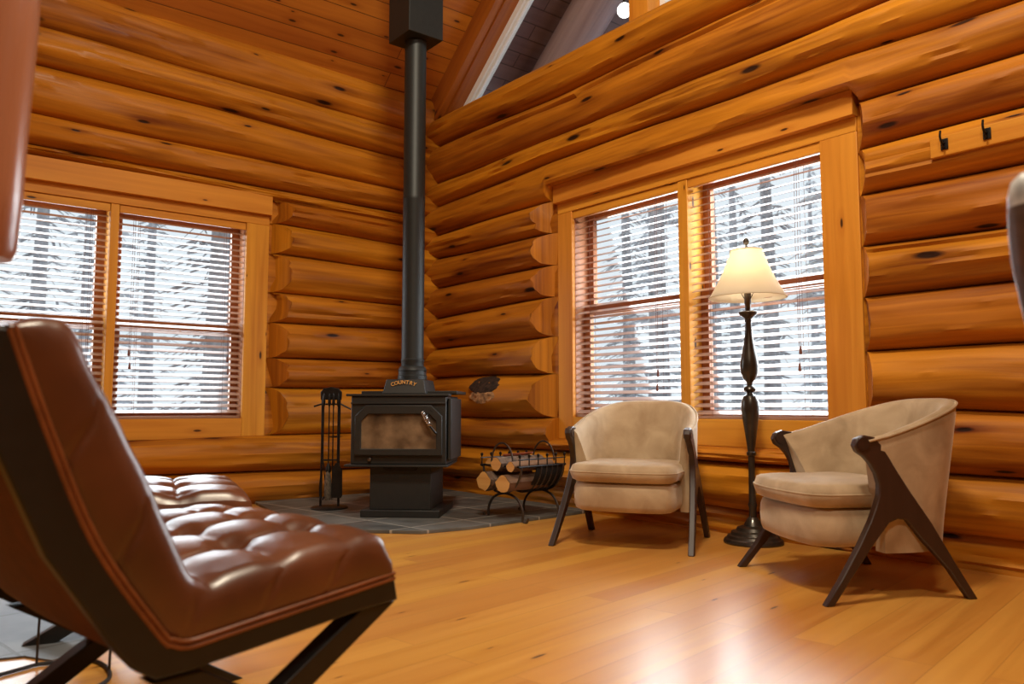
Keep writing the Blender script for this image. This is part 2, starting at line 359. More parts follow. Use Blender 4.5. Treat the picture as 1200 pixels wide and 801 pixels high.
def interp(tab, u):
    if u <= tab[0][0]: return tab[0][1]
    for (a, p), (b, q) in zip(tab, tab[1:]):
        if u <= b: return p + (q - p) * (u - a) / (b - a)
    return tab[-1][1]
class Wall:
    """courses of half logs; 'to' maps (u along wall, protrusion, z) to world"""
    def __init__(s, name, to, bounds, win=None, seed=0):
        s.to = to; s.b = bounds; s.win = win; s.root = struct(name); s.seed = seed
    def zb(s, k, u):
        z = interp(s.b[k], u)
        if 0 < k < len(s.b) - 1: z += .018 * noise.noise(Vector((u * .9, k * 7.3 + s.seed, 0)))
        return z
    def log(s, k, ua, ub, B=.115, ka=0, kb=0, lo=None, hi=None, step=.05, crack=None, burl=None, mat='log'):
        n = max(2, int((ub - ua) / step)); np_ = 18
        rows = []; uvs = []; sd = s.seed * 13 + k * 3.7
        full = []
        for i in range(n + 1):
            u = ua + (ub - ua) * i / n
            z0 = s.zb(k, u); z1 = s.zb(k + 1, u)
            
            if hi: z1 = hi(u, z1)
            Bu = B * (1 + .13 * noise.noise(Vector((u * .55, sd, 1))))
            row = []; ur = []; arcl = 0; prev = None
            for j in range(np_ + 1):
                th = PI * j / np_
                t = .5 - .5 * math.cos(th)
                z = z0 + (z1 - z0) * t
                if lo: z = lo(u, z)
                pr = Bu * (max(0, math.sin(th)) ** .9)
                e = math.sin(th)
                pr += e * (.024 * noise.noise(Vector((u * 1.3, j * .45, sd))) + .010 * noise.noise(Vector((u * 5, j * 1.1, sd + 9))))
                if crack:
                    c0, c1, tt, slope = crack
                    jt = int(round(np_ * (tt + slope * (u - c0))))
                    if c0 < u < c1 and j == jt: pr -= .022
                if burl:
                    bu, bt, br_, bh = burl
                    d2 = ((u - bu) / br_) ** 2 + ((t - bt) / .5) ** 2
                    pr += bh * math.exp(-d2 * 1.2)
                shift = 0
                if ka: shift = max(0, ua + ka * pr - u)
                if kb: shift = -max(0, u - (ub - kb * pr))
                p = (u + shift, pr, z)
                if prev: arcl += math.hypot(p[1] - prev[1], p[2] - prev[2])
                prev = p; row.append(s.to(*p)); ur.append((u + shift + k * 5.3, arcl + k * 1.7))
            # flat rear of the log
            row.append(s.to(u, -.2, z1)); ur.append((u, arcl + .2)); row.append(s.to(u, -.2, lo(u, z0) if lo else z0)); ur.append((u, arcl + .5))
            ur.append((u, arcl + .7))
            rows.append(row); uvs.append(ur)
        mb = MB(); mb.grid(rows, closed_v=True, uvs=uvs)
        m = len(rows[0])
        base = 0
        for ri, r0 in ((0, 0), (len(rows) - 1, (len(rows) - 1) * m)):
            mb.f.append(tuple(r0 + q for q in range(m)))
            mb.uv[len(mb.f) - 1] = [(q[2] * .3, q[1] + q[0]) for q in rows[ri]]
        return mb.build('log', mat, s.root, seed=s.seed * 100 + k, smooth=38)

# right wall (window wall): seams as (x, z) along the wall
rb = [[(.5, -.02), (5, -.02)], [(.5, .15), (5, .148)], [(.9, .40), (4.8, .421), (5.1, .421)],
      [(.9, .625), (2.08, .64), (4.8, .703), (5.1, .69)], [(.6, .97), (2.08, .958), (4.37, .997), (5.1, .985)],
      [(.6, 1.215), (2.08, 1.224), (4.37, 1.262), (5.1, 1.264)], [(.56, 1.487), (2.08, 1.511), (4.35, 1.519), (5.1, 1.502)],
      [(.5, 1.752), (2.08, 1.746), (4.36, 1.771), (5.1, 1.764)], [(.5, 2.008), (2.08, 1.985), (4.35, 1.994), (5.1, 2.0)],
      [(.5, 2.215), (2.08, 2.223), (4.35, 2.239), (5.1, 2.245)], [(.5, 2.47), (2.14, 2.511), (4.35, 2.501), (5.1, 2.475)],
      [(.55, 2.682), (2.14, 2.689), (4.4, 2.693), (5.1, 2.70)], [(.5, 3.016), (2.14, 2.998), (5.1, 3.0)], [(.5, 3.27), (5.1, 3.27)]]
WR = Wall('wall_right', lambda u, p, z: (u, -p, z), rb, seed=1)
WX0, WX1, WZ0, WZ1 = 2.086, 4.358, .49, 2.322
def inwin(u): return WX0 - .03 < u < WX1 + .03
for k in range(13):
    B = .02 if k == 0 else (.14 if k == 12 else .128)
    kw = {}
    if k == 10: pass
    if k in (3, 4, 5, 6, 7, 8):
        WR.log(k, XL - .1, WX0, B, kb=1.35, burl=(1.36, .5, .24, .05) if k == 3 else None)
        WR.log(k, WX1, XE, B, ka=.75, crack=(4.45, 6.2, .72, .0) if k == 5 else None)
    elif k == 9:
        WR.log(k, XL - .1, XE, B, lo=lambda u, z: max(z, WZ1) if inwin(u) else z, step=.04)
    elif k == 2:
        WR.log(k, XL - .1, WX0, B); WR.log(k, WX1, XE, B)
    elif k == 1:
        WR.log(k, XL - .1, XE, B)
    elif k == 11:
        WR.log(k, XL - .1, XE, .135, crack=(1.1, 4.6, .60, .03))
    else: WR.log(k, XL - .1, XE, B)
# course 2 under the window: cut down to the sill
WR.log(2, WX0, WX1, .118, hi=lambda u, z: WZ0)
# large burl on the third log: a dark patch on the swelling with a pale scarred lip below
bm_ = plain('dark_burl', (.030, .014, .007), .85, noise_amt=.8, nscale=45, bump=1, bscale=60)
for nm, cx_, cz_, rx_, rz_, dep, mt in (('burl', 1.34, .885, .20, .072, .030, bm_), ('burl_scar', 1.35, .785, .17, .05, .0, plain('pale_scarred_wood', (.40, .21, .09), .7, noise_amt=.6, nscale=30, bump=.8, bscale=50))):
    kb_ = MB(); rows = []
    for i in range(9):
        r = .08 + .92 * i / 8; row = []
        for k in range(30):
            a = 2 * PI * k / 30; q = 1 + .22 * noise.noise(Vector((math.cos(a) * 2, math.sin(a) * 2, cx_ * 9)))
            bx_ = cx_ + rx_ * r * q * math.cos(a); bz_ = cz_ + rz_ * r * q * math.sin(a) + (.02 * math.cos(a) ** 2 if dep == 0 else 0)
            t = (bz_ - .63) / .34; surf = .118 * math.sqrt(max(0, 1 - (2 * t - 1) ** 2)) + .05 * math.exp(-(((bx_ - 1.36) / .24) ** 2 + ((t - .5) / .5) ** 2) * 1.2)
            row.append((bx_, -(surf + .012 + .012 * noise.noise(Vector((bx_ * 30, bz_ * 40, 0))) - (.012 if i == 8 else 0) ), bz_))
        rows.append(row)
    kb_.grid(rows, closed_v=True); kb_.f.append(tuple(range(30))); kb_.build(nm, mt, WR.root)
def core(root, to, segs):
    for a, b, z0, z1 in segs:
        p0, p1 = to(a, -.004, z0), to(b, -.2, z1)
        MB().box(tuple(min(x, y) for x, y in zip(p0, p1)), tuple(max(x, y) for x, y in zip(p0, p1))).build('log_core', 'log', root)
core(WR.root, WR.to, ((XL, WX0 + .02, 0, 3.25), (WX1 - .02, XE, 0, 3.25), (WX0, WX1, 0, WZ0 + .05), (WX0, WX1, 2.15, 3.25)))

# left wall: seams as (distance from the corner, z)
lb = [[(.5, -.02), (3, -.02)], [(.5, .215), (2.4, .245)], [(.5, .505), (1.5, .492), (3, .487)], [(.5, .868), (1.5, .862)],
      [(.1, 1.107), (1.5, 1.080)], [(.1, 1.38), (1.5, 1.375)], [(.1, 1.587), (1.5, 1.592)], [(.1, 1.892), (1.5, 1.896)],
      [(.1, 2.11), (1.5, 2.12)], [(.3, 2.305), (1.5, 2.327), (3.1, 2.352)], [(.3, 2.385), (1.5, 2.402), (3.1, 2.42)],
      [(.3, 2.59), (3.1, 2.635)], [(.3, 2.877), (3.1, 2.954)], [(.3, 3.137), (3.1, 3.216)], [(.3, 3.47), (3.1, 3.55)]]
WLw = Wall('wall_left', lambda u, p, z: (XL + p, -u, z), lb, seed=2)
LW0, LW1 = 1.525, 3.72
for k in range(14):
    B = .13
    if k == 0: B = .14
    if k == 9: B = .055
    if 2 <= k <= 8:
        WLw.log(k, -.1, LW0, B, kb=1.1); WLw.log(k, LW1, -YB, B, ka=1.1)
    elif k == 13: WLw.log(k, -.1, -YB, .10)
    else: WLw.log(k, -.1, -YB, B)
core(WLw.root, WLw.to, ((0, LW0 + .02, 0, 3.38), (LW1 - .02, -YB, 0, 3.38), (LW0, LW1, 0, .55), (LW0, LW1, 2.15, 3.38)))

# the walls behind the camera
wb = struct('wall_back')
MB().box((XL - .2, YB - .2, 0), (XE + .2, YB, 3.4)).build('boards', 'log', wb)
m = MB(); m.prism([(XL - .2, 3.4), (XE + .2, 3.4), (RIDGE, ceil_z(RIDGE) + .2)], 1, YB - .2, YB); m.build('gable_boards', 'trim', wb)
we = tag(MB().box((XE, YB - .2, 0), (XE + .2, .25, EAVE + .1)).build('wall_east', 'log', grain=1), kind='structure')

# ceiling: boards run along the eave
cl = MB()
T = .08
slope_len = math.hypot(1, PITCH)
for sgn in (0, 1):
    x0, x1 = (XL - .25, RIDGE) if sgn == 0 else (RIDGE, XE + .25)
    def cz(x): return EAVE + PITCH * (x - XL) if sgn == 0 else EAVE + PITCH * (XL + XE - x - XL)
    vs = [(x0, YB - .2, cz(x0)), (x1, YB - .2, cz(x1)), (x1, .25, cz(x1)), (x0, .25, cz(x0))]
    vs += [(a, b, c + T) for a, b, c in vs]
    uvb = [(b, (a - XL) * slope_len) for a, b, c in vs]
    fs = [(0, 1, 2, 3), (4, 7, 6, 5), (0, 4, 5, 1), (1, 5, 6, 2), (2, 6, 7, 3), (3, 7, 4, 0)]
    cl.add(vs, fs, [[uvb[i] for i in ff] for ff in fs])
tag(cl.build('ceiling', 'ceil', smooth=0, seed=4), kind='structure')

# ------------------------------------------------------------ gable window above the top log
g = struct('window_3')
def rake_box(name, mat, y0, y1, zt, zb_, x0, x1, parent, bevel=.004):
    """board following the left rake; zt/zb_ = vertical offsets below the ceiling line"""
    q = MB()
    vs = []
    for x in (x0, x1):
        c = EAVE + PITCH * (x - XL)
        vs += [(x, y0, c - zt), (x, y1, c - zt), (x, y1, c - zb_), (x, y0, c - zb_)]
    fs = [(0, 1, 2, 3), (7, 6, 5, 4), (0, 4, 5, 1), (1, 5, 6, 2), (2, 6, 7, 3), (3, 7, 4, 0)]
    uv = []
    for ff in fs: uv.append([(vs[i][0] * 1.3, vs[i][1] + vs[i][2] - vs[i][0] * PITCH) for i in ff])
    q.add(vs, fs, uv); return q.build(name, mat, parent, bevel=bevel)
rake_box('rake_beam', 'beam', -.075, .0, .0, .25, XL, RIDGE, g)
rake_box('rake_jamb', 'beam', .0, .2, .0, .27, XL, RIDGE, g)
rake_box('vinyl_frame', 'white', .12, .2, .26, .345, XL + .2, RIDGE, g, 0)
rake_box('vinyl_stop', 'white', .15, .19, .35, .37, XL + .25, RIDGE, g, 0)
for xm in (2.80, RIDGE, 6.6):
    zt = ceil_z(xm) - .2
    MB().box((xm, .0, 3.2), (xm + .17, .2, zt)).build('mullion', 'trim', g, grain=2, bevel=.004)
    if xm < 3:
        MB().box((xm + .17, .12, 3.2), (xm + .215, .19, zt)).build('vinyl_frame', 'white', g)
for x0, x1 in ((XL + .25, 2.80), (2.97, RIDGE)):
    MB().prism([(x0, 3.25), (x1, 3.25), (x1, ceil_z(x1) - .25), (x0, max(3.251, ceil_z(x0) - .25))], 1, .165, .171).build('glass_pane', 'glass', g, smooth=0)
    MB().box((x0, .12, 3.24), (x1, .19, 3.31)).build('vinyl_sill', 'white', g)
for x0, x1 in ((RIDGE + .17, 6.6), (6.77, XE)):
    MB().prism([(x0, 3.25), (x1, 3.25), (x1, max(3.251, ceil_z(x1) - .1)), (x0, ceil_z(x0) - .1)], 1, .165, .171).build('glass_pane', 'glass', g, smooth=0)

# ------------------------------------------------------------ windows with casings, sashes, glass
def window(name, to, u0, u1, z0, z1, head_top, head_bot, cas_bot, mull, iu0, iu1, iz0, iz1, rail):
    """to(u, depth behind casing face, z); i.. = inner opening"""
    W = struct(name)
    def bx(part, mat, a, b, grain, bev=.003, par=W):
        pa, pb = to(*a), to(*b)
        lo = tuple(min(x, y) for x, y in zip(pa, pb)); hi = tuple(max(x, y) for x, y in zip(pa, pb))
        return MB().box(lo, hi).build(part, mat, par, grain=grain, bevel=bev)
    ga = 0 if to(1, 0, 0)[0] != to(0, 0, 0)[0] else 1
    bx('head_casing', 'trim', (u0 - .005, -.055, head_bot), (u1 + .005, .02, head_top), ga)
    bx('casing', 'trim', (u0, -.012, iz1), (u1, .02, head_bot), ga)
    bx('side_casing', 'trim', (u0, -.01, cas_bot + .0), (iu0, .02, iz1), 2)
    bx('side_casing', 'trim', (iu1, -.01, cas_bot + .0), (u1, .02, iz1), 2)
    bx('bottom_casing', 'trim', (iu0, -.008, cas_bot), (iu1, .02, iz0), ga)
    bx('jamb', 'sash', (iu0 - .02, .02, iz0), (iu0 + .002, .2, iz1), 2); bx('jamb', 'sash', (iu1 - .002, .02, iz0), (iu1 + .02, .2, iz1), 2)
    bx('stool', 'trim', (iu0, .02, iz0 - .02), (iu1, .2, iz0), ga); bx('head_jamb', 'sash', (iu0, .02, iz1), (iu1, .2, iz1 + .02), ga)
    bx('mullion', 'trim', (mull[0], -.005, iz0), (mull[1], .2, iz1), 2)
    for a, b in ((iu0, mull[0]), (mull[1], iu1)):
        s_ = .055
        for (za, zc, d) in ((iz0, rail + .03, .11), (rail - .03, iz1, .15)):
            sash = bx('sash', 'sash', (a, d, za), (b, d + .04, za + s_), ga)
            for q in (((a, d, zc - s_), (b, d + .04, zc), ga), ((a, d, za + s_), (a + s_, d + .04, zc - s_), 2), ((b - s_, d, za + s_), (b, d + .04, zc - s_), 2)):
                bx('rail' if q[2] == ga else 'stile', 'sash', q[0], q[1], q[2], .003, sash)
            bx('glass_pane', 'glass', (a + s_, d + .018, za + s_), (b - s_, d + .022, zc - s_), ga, 0, sash)
    return W
toR = lambda u, d, z: (u, d, z)
toL = lambda u, d, z: (XL - d, -u, z)
window('window_2', toR, WX0, WX1, 0, 0, 2.322, 2.19, WZ0, (3.195, 3.268), 2.234, 4.153, .645, 2.115, 1.40)
window('window_1', toL, LW0, LW1, 0, 0, 2.345, 2.19, .487, (2.588, 2.643), 1.70, 3.53, .632, 2.115, 1.30)

# ------------------------------------------------------------ blinds: one thing per opening
def blind(to, u0, u1, ztop, zbot, label, cordside, tassz):
    r = thing('window_blind', label, 'blind')
    ga = 0 if to(1, 0, 0)[0] != to(0, 0, 0)[0] else 1
    def bx(part, mat, a, b, par=r, bev=.002):
        pa, pb = to(*a), to(*b)
        lo = tuple(min(x, y) for x, y in zip(pa, pb)); hi = tuple(max(x, y) for x, y in zip(pa, pb))
        return MB().box(lo, hi).build(part, mat, par, grain=ga, bevel=bev)
    bx('valance', 'trim', (u0 + .003, .0, ztop - .055), (u1 - .003, .015, ztop - .002))
    bx('headrail', 'sash', (u0 + .006, .018, ztop - .045), (u1 - .006, .065, ztop - .004))
    sl = MB(); pitch = .0435; z = ztop - .085; tilt = R(25)
    while z > zbot + .03:
        c, s_ = math.cos(tilt) * .025, math.sin(tilt) * .025
        pts = []
        for uu in (u0 + .006, u1 - .006):
            # room edge low, window edge high, 3 mm thick
            for dd, zz in ((-c, -s_), (c, s_), (c, s_ + .003), (-c, -s_ + .003)):
                pts.append(to(uu, .042 + dd, z + zz))
        sl.add(pts, [(0, 1, 2, 3), (7, 6, 5, 4), (0, 4, 5, 1), (1, 5, 6, 2), (2, 6, 7, 3), (3, 7, 4, 0)])
        z -= pitch
    sl.build('slats', 'slat', r, grain=ga, smooth=0)
    bx('bottom_rail', 'slat', (u0 + .006, .02, zbot + .002), (u1 - .006, .064, zbot + .02))
    lad = MB()
    for fr in (.16, .84):
        u = u0 + (u1 - u0) * fr
        for d in (.017, .067):
            lad.tube([to(u, d, ztop - .05), to(u, d, zbot + .015)], .0011, 5)
    lad.build('ladder_cord', 'cordred', r)
    for i, (fr, tz) in enumerate(zip(cordside, tassz)):
        u = u0 + (u1 - u0) * fr
        mb = MB(); mb.tube([to(u, .004, ztop - .05), to(u, -.006, ztop - .5), to(u + .006, -.006, tz)], .0014, 5)
        mb.tube([to(u + .012, .004, ztop - .05), to(u + .014, -.006, tz + .09)], .0014, 5)
        cd = mb.build('pull_cord', 'cordred', r)
        for q, (du, dz) in enumerate(((.006, 0), (.014, .09))):
            t = MB(); p = to(u + du, -.006, tz + dz)
            t.tube([(p[0], p[1], p[2]), (p[0], p[1], p[2] - .012), (p[0], p[1], p[2] - .04), (p[0], p[1], p[2] - .045)], [.004, .006, .009, .004], 8)
            t.build('tassel', 'cordred', cd)
    return r
blind(toR, 2.234, 3.195, 2.115, .645, 'brown wooden slat blind in the left half of the window behind the armchairs', (.8,), (.86,))
blind(toR, 3.268, 4.153, 2.115, .645, 'brown wooden slat blind in the right half, behind the lit lamp shade', (.82,), (.95,))
blind(toL, 1.70, 2.588, 2.115, .632, 'wooden slat blind in the window half nearer the stove', (.12, .88), (1.0, 1.02))
blind(toL, 2.643, 3.53, 2.115, .632, 'wooden slat blind at the left edge, partly behind the leather chair', (.12,), (.9,))

# ------------------------------------------------------------ outside: snow, roof overhang, globe light, trees
MB().box((-60, -60, -.5), (60, 60, -.35)).build('snow_ground', 'snow'); tag(bpy.data.objects['snow_ground'], kind='structure')
ro = struct('trim_roof_overhang')
q = MB()
for sgn in (0, 1):
    x0, x1 = (XL - .1, RIDGE) if sgn == 0 else (RIDGE, XE - .35)
    zc = lambda x: EAVE + PITCH * (x - XL) + .0 if sgn == 0 else EAVE + PITCH * (XE - x)
    vs = [(x0, .26, zc(x0)), (x1, .26, zc(x1)), (x1, 2.5, zc(x1)), (x0, 2.5, zc(x0))]; vs += [(a, b, c + .1) for a, b, c in vs]
    fs = [(0, 1, 2, 3), (4, 7, 6, 5), (0, 4, 5, 1), (1, 5, 6, 2), (2, 6, 7, 3), (3, 7, 4, 0)]
    q.add(vs, fs, [[(vs[i][1], vs[i][0] * slope_len) for i in ff] for ff in fs])
q.build('soffit', 'soffit', ro, smooth=0)
for yy, dz in ((.80, .32), (2.3, .32)):
    MB().tube([(XL + .35, yy, ceil_z(XL + .35) - dz), (RIDGE, yy, ceil_z(RIDGE) - dz)], .19, 22).build('rafter_log', 'outlog', ro)
gl = thing('globe_light', 'round white globe light glowing outside behind the gable glass', 'light', (0, 0, 0))
GLP = Vector((2.36, .43, 3.70))
gl.location = GLP
MB().lathe([(.001, -.056), (.022, -.052), (.041, -.038), (.053, -.02), (.056, 0), (.053, .02), (.041, .038), (.022, .052), (.001, .056)], 20).build('globe', 'globe', gl)
MB().tube([(0, 0, .05), (0, 0, ceil_z(GLP.x) - GLP.z + .01)], .012, 10).build('stem', 'bronze', gl)

rt = random.Random(3)
def tree_proto(kind):
    r = empty('winter_tree')
    h = 9 + kind; t = MB(); t.tube([(0, 0, -.4), (.05, 0, h * .3), (0, .06, h * .7), (0, 0, h)], [.17 + .03 * kind, .14, .08, .02], 9)
    t.build('trunk', 'trunk', r)
    b = MB(); rg = random.Random(kind * 7 + 1)
    z = .6
    while z < h - .3:
        for _ in range(3):
            a = rg.uniform(0, 2 * PI); l = (1 - z / h) * .85 + .25; l *= rg.uniform(.6, 1.1)
            d = Vector((math.cos(a), math.sin(a), 0)); e = Vector((0, 0, z))
            path = [e, e + d * l * .5 + Vector((0, 0, .03)), e + d * l + Vector((0, 0, -.25 * l))]
            b.tube(path, [.014, .010, .004], 4)
            for s_ in range(3):
                c = path[0].lerp(path[1], .5 + rg.random() * .5); sd = Vector((-d.y, d.x, 0)) * rg.choice((-1, 1))
                b.tube([c, c + (sd + d * .6) * l * .3 + Vector((0, 0, -.1))], [.02 + .03 * (kind % 2), .01], 4)
        z += rg.uniform(.18, .34)
    b.build('crown', 'fir' if kind % 2 else 'trunk', r)
    return r
protos = [tree_proto(k) for k in range(3)]
spots = []
def scatter(n, x0, x1, y0, y1):
    k = 0; tries = 0
    while k < n and tries < 4000:
        tries += 1; p_ = (rt.uniform(x0, x1), rt.uniform(y0, y1))
        if all(math.hypot(p_[0] - q_[0], p_[1] - q_[1]) > 2.3 for q_ in spots): spots.append(p_); k += 1
scatter(26, -8, 7, 4.4, 17); scatter(22, -17, -3, -12, 2)
for i, (x, y) in enumerate(spots):
    o = protos[i] if i < 3 else copy_tree(protos[i % 3])
    o.location = (x, y, -.02); o.rotation_euler.z = rt.uniform(0, 6); s_ = rt.uniform(.8, 1.05); o.scale = (s_, s_, s_)
    tag(o, 'bare winter tree standing in the snow outside the windows', 'tree', 'winter trees seen through the blinds')

# ------------------------------------------------------------ hearth and pale slate floor
HZ = .02
he = tag(MB().prism([(XL, -1.60), (1.0, -1.70), (2.06, -1.79), (2.46, -1.39), (2.50, -1.08), (2.40, 0), (XL, 0)], 2, 0, HZ).build('hearth', 'slate', smooth=0, bevel=.003), kind='structure')
se = tag(MB().prism([(3.608, -3.822), (3.604, -3.56), (3.632, -3.464), (3.728, -3.406), (3.603, -3.249), (3.034, -3.053), (1.861, -3.133), (1.286, -3.849)], 2, 0, .006).build('trim_slate_tiles', 'slate_entry', smooth=0), kind='structure')

# ------------------------------------------------------------ wood stove
SA = math.atan2(.371, .348)
st = thing('wood_stove', 'black steel wood stove on a pedestal, standing on the slate hearth', 'stove', (1.756, -1.407, HZ), SA)
# local: x right along the front, y back, z up (measured from the hearth)
z_ = -HZ
MB().box((0, 0, .0), (.508, .55, .045)).build('base_plate', 'stove', st, bevel=.004)
pd = MB().box((.05, .04, .045), (.446, .50, .34)).build('pedestal', 'stove', st, bevel=.004)
MB().prism([(.13, .32), (.14, .30), (.16, .29), (.34, .29), (.36, .30), (.37, .32)], 1, .034, .041).build('ash_pull', 'iron', pd)
MB().prism([(-.10, -.035), (.56, -.035), (.56, .02), (.545, .50), (-.085, .50), (-.10, .02)], 2, .318, .332).build('ash_lip', 'stove', st, bevel=.003)
body = MB().box((-.068, .0, .332), (.547, .50, .765)).build('firebox', 'stove', st, bevel=.006)
MB().box((.555, .03, .36), (.575, .47, .75)).build('heat_shield', 'stove', st, bevel=.003)
MB().box((-.10, -.012, .765), (.565, .10, .780)).build('top_plate', 'stove', st, bevel=.003)
MB().box((-.03, .10, .780), (.60, .52, .800)).build('top_plate', 'stove', st, bevel=.003)
MB().box((-.068, -.012, .715), (.547, .0, .727)).build('trim_bar', 'stove', st, bevel=.002)
# door: octagonal frame with glass
def octo(x0, x1, z0, z1, c): return [(x0, z0), (x1, z0), (x1, z1 - c), (x1 - c, z1), (x0 + c, z1), (x0, z1 - c)]
d = MB(); A = octo(-.035, .525, .392, .708, .07); Bp = octo(.005, .488, .432, .652, .045)
vs = [(x, -.03, z) for x, z in A] + [(x, -.03, z) for x, z in Bp] + [(x, -.004, z) for x, z in A] + [(x, -.012, z) for x, z in Bp]
fs = []
for i in range(6):
    j = (i + 1) % 6
    fs += [(i, j, 6 + j, 6 + i), (12 + i, 12 + j, j, i), (6 + i, 6 + j, 18 + j, 18 + i), (12 + i, 18 + i, 18 + j, 12 + j)]
d.add(vs, fs); door = d.build('door', 'stove', st, bevel=.004, smooth=25)
MB().prism(Bp, 1, -.016, -.012).build('door_glass', 'soot', door, smooth=0)
hd = MB(); hd.tube([(.49, -.035, .53), (.475, -.05, .55), (.455, -.055, .575)], [.008, .007, .006], 8)
hh = hd.build('handle_arm', 'iron', door)
hp = []
for i in range(70):
    t = i / 69; a = t * 2 * PI * 9; r_ = .009 + .004 * math.sin(PI * t)
    c = Vector((.455, -.057, .575)).lerp(Vector((.405, -.062, .665)), t)
    hp.append(c + Vector((math.cos(a) * r_ * .87, math.sin(a) * r_, math.cos(a) * r_ * .48)))
MB().tube(hp, .0035, 6).build('coil_handle', 'chrome', door)
MB().box((.452, -.034, .672), (.458, -.028, .676)).build('hinge', 'iron', door)
MB().lathe([(.001, 0), (.012, .002), (.012, .02), (.001, .024)], 12, T=Matrix.Translation((.06, 0, .365)) @ Matrix.Rotation(R(90), 4, 'X')).build('air_knob', 'ironlight', st)
# hood with the lettering, collar, pipe, ceiling box
hv = [(.125, .03, .78), (.41, .03, .78), (.41, .42, .78), (.125, .42, .78), (.145, .06, .875), (.39, .06, .875), (.39, .40, .875), (.145, .40, .875)]
hood = MB().add(hv, [(0, 3, 2, 1), (4, 5, 6, 7), (0, 1, 5, 4), (1, 2, 6, 5), (2, 3, 7, 6), (3, 0, 4, 7)]).build('hood', 'stove', st, bevel=.006)
txt = MB()
word = 'COUNTRY'
for i, ch in enumerate(word):
    cu = bpy.data.curves.new('letter', 'FONT'); cu.body = ch; cu.size = .034; cu.extrude = .0018; cu.align_x = 'CENTER'; cu.offset = .0006
    to_ = bpy.data.objects.new('letter', cu); COL.objects.link(to_); bpy.context.view_layer.update()
    me = bpy.data.meshes.new_from_object(to_.evaluated_get(bpy.context.evaluated_depsgraph_get()))
    a = (i - 3) * .122
    T_ = Matrix.Translation((.262 + .19 * math.sin(a), .0365 + .004, .655 + .19 * math.cos(a))) @ Matrix.Rotation(R(90 - 16), 4, 'X') @ Matrix.Rotation(-a, 4, 'Z')
    txt.add([v.co for v in me.vertices], [tuple(p.vertices) for p in me.polygons], T=T_)
    bpy.data.objects.remove(to_); bpy.data.curves.remove(cu); bpy.data.meshes.remove(me)
txt.build('lettering', 'gold', hood, smooth=0, fixn=False)
PX, PY = .268, .285
sp = thing('stove_pipe', 'tall black stove pipe rising from the wood stove to the ceiling', 'stove pipe')
sp.location = st.location + Vector((PX * math.cos(SA) - PY * math.sin(SA), PX * math.sin(SA) + PY * math.cos(SA), 0))
MB().lathe([(.098, .875), (.098, .905), (.094, .91), (.094, .935), (.098, .94), (.086, .965), (.078, .97)], 32).build('collar', 'pipe', sp)
MB().lathe([(.0765, .96), (.0765, 1.0), (.079, 1.005), (.079, 1.015), (.075, 1.02), (.075, 2.1), (.0765, 2.105), (.0765, 2.13), (.075, 2.135), (.075, 3.3)], 40).build('pipe', 'pipe', sp)
cb = MB(); s_ = .137
zb_ = 3.235
x_, y_ = sp.location.x, sp.location.y
vs = []
for dx, dy in ((-s_, -s_), (s_, -s_), (s_, s_), (-s_, s_)): vs.append((dx, dy, zb_))
for dx, dy in ((-s_, -s_), (s_, -s_), (s_, s_), (-s_, s_)): vs.append((dx, dy, ceil_z(x_ + dx) - HZ + .0))
cb.add(vs, [(0, 3, 2, 1), (4, 5, 6, 7), (0, 1, 5, 4), (1, 2, 6, 5), (2, 3, 7, 6), (3, 0, 4, 7)]).build('ceiling_support_box', 'pipe', sp, bevel=.004)

# ------------------------------------------------------------ fireplace tools
TX, TY = 1.22, -1.36
ts = thing('fireplace_tool_stand', 'black iron fireplace tool stand with round base beside the stove', 'tool stand', (TX, TY, HZ), R(50))
MB().lathe([(.001, 0), (.125, 0), (.128, .006), (.12, .012), (.05, .018), (.001, .02)], 28).build('base', 'iron', ts)
fr = MB()
for sx in (-1, 1): fr.tube([(sx * .062, 0, .016), (sx * .058, 0, .40), (sx * .060, 0, .78)], .0085, 8)
fr.build('upright', 'iron', ts)
MB().prism([(-.072, .745), (.072, .745), (.074, .80), (.05, .825), (0, .835), (-.05, .825), (-.074, .80)], 1, -.010, .010).build('crown_plate', 'iron', ts, bevel=.003)
MB().tube([(-.12, 0, .70), (-.07, 0, .715), (0, 0, .715), (.07, 0, .715), (.14, 0, .68)], .006, 8).build('hanger_bar', 'iron', ts)
MB().tube([(-.06, 0, .33), (.06, 0, .33)], .006, 8).build('crossbar', 'iron', ts)
def tl(name, label, dx, fn):
    r = thing(name, label, 'fireplace tool', (TX + dx * math.cos(R(50)) - (-.032) * math.sin(R(50)), TY + dx * math.sin(R(50)) + (-.032) * math.cos(R(50)), HZ), R(50))
    sh = MB().tube([(0, 0, .30), (0, 0, .71)], .0045, 8).build('shaft', 'iron', r)
    MB().tube([(0, 0, .70), (0, 0, .72), (0, 0, .77), (0, 0, .79)], [.006, .011, .009, .003], 10).build('handle', 'iron', r)
    MB().tube([(0, 0, .715), (0, .02, .725), (0, .032, .722)], .003, 6).build('hook', 'iron', r)
    fn(r)
def brush(r):
    MB().tube([(0, 0, .31), (0, 0, .28), (0, 0, .25)], [.006, .018, .020], 12).build('ferrule', 'iron', r)
    MB().tube([(0, 0, .255), (0, 0, .19), (0, 0, .10), (0, 0, .06)], [.020, .032, .036, .026], 14, squash=.7).build('bristles', plain('pale_bristles', (.11, .085, .06), .9, noise_amt=.5, nscale=80, bump=1, bscale=150), r)
def shovel(r):
    MB().prism([(-.012, .31), (.012, .31), (.036, .26), (.038, .09), (.03, .075), (-.03, .075), (-.038, .09), (-.036, .26)], 1, -.004, .002).build('scoop', 'iron', r, bevel=.001)
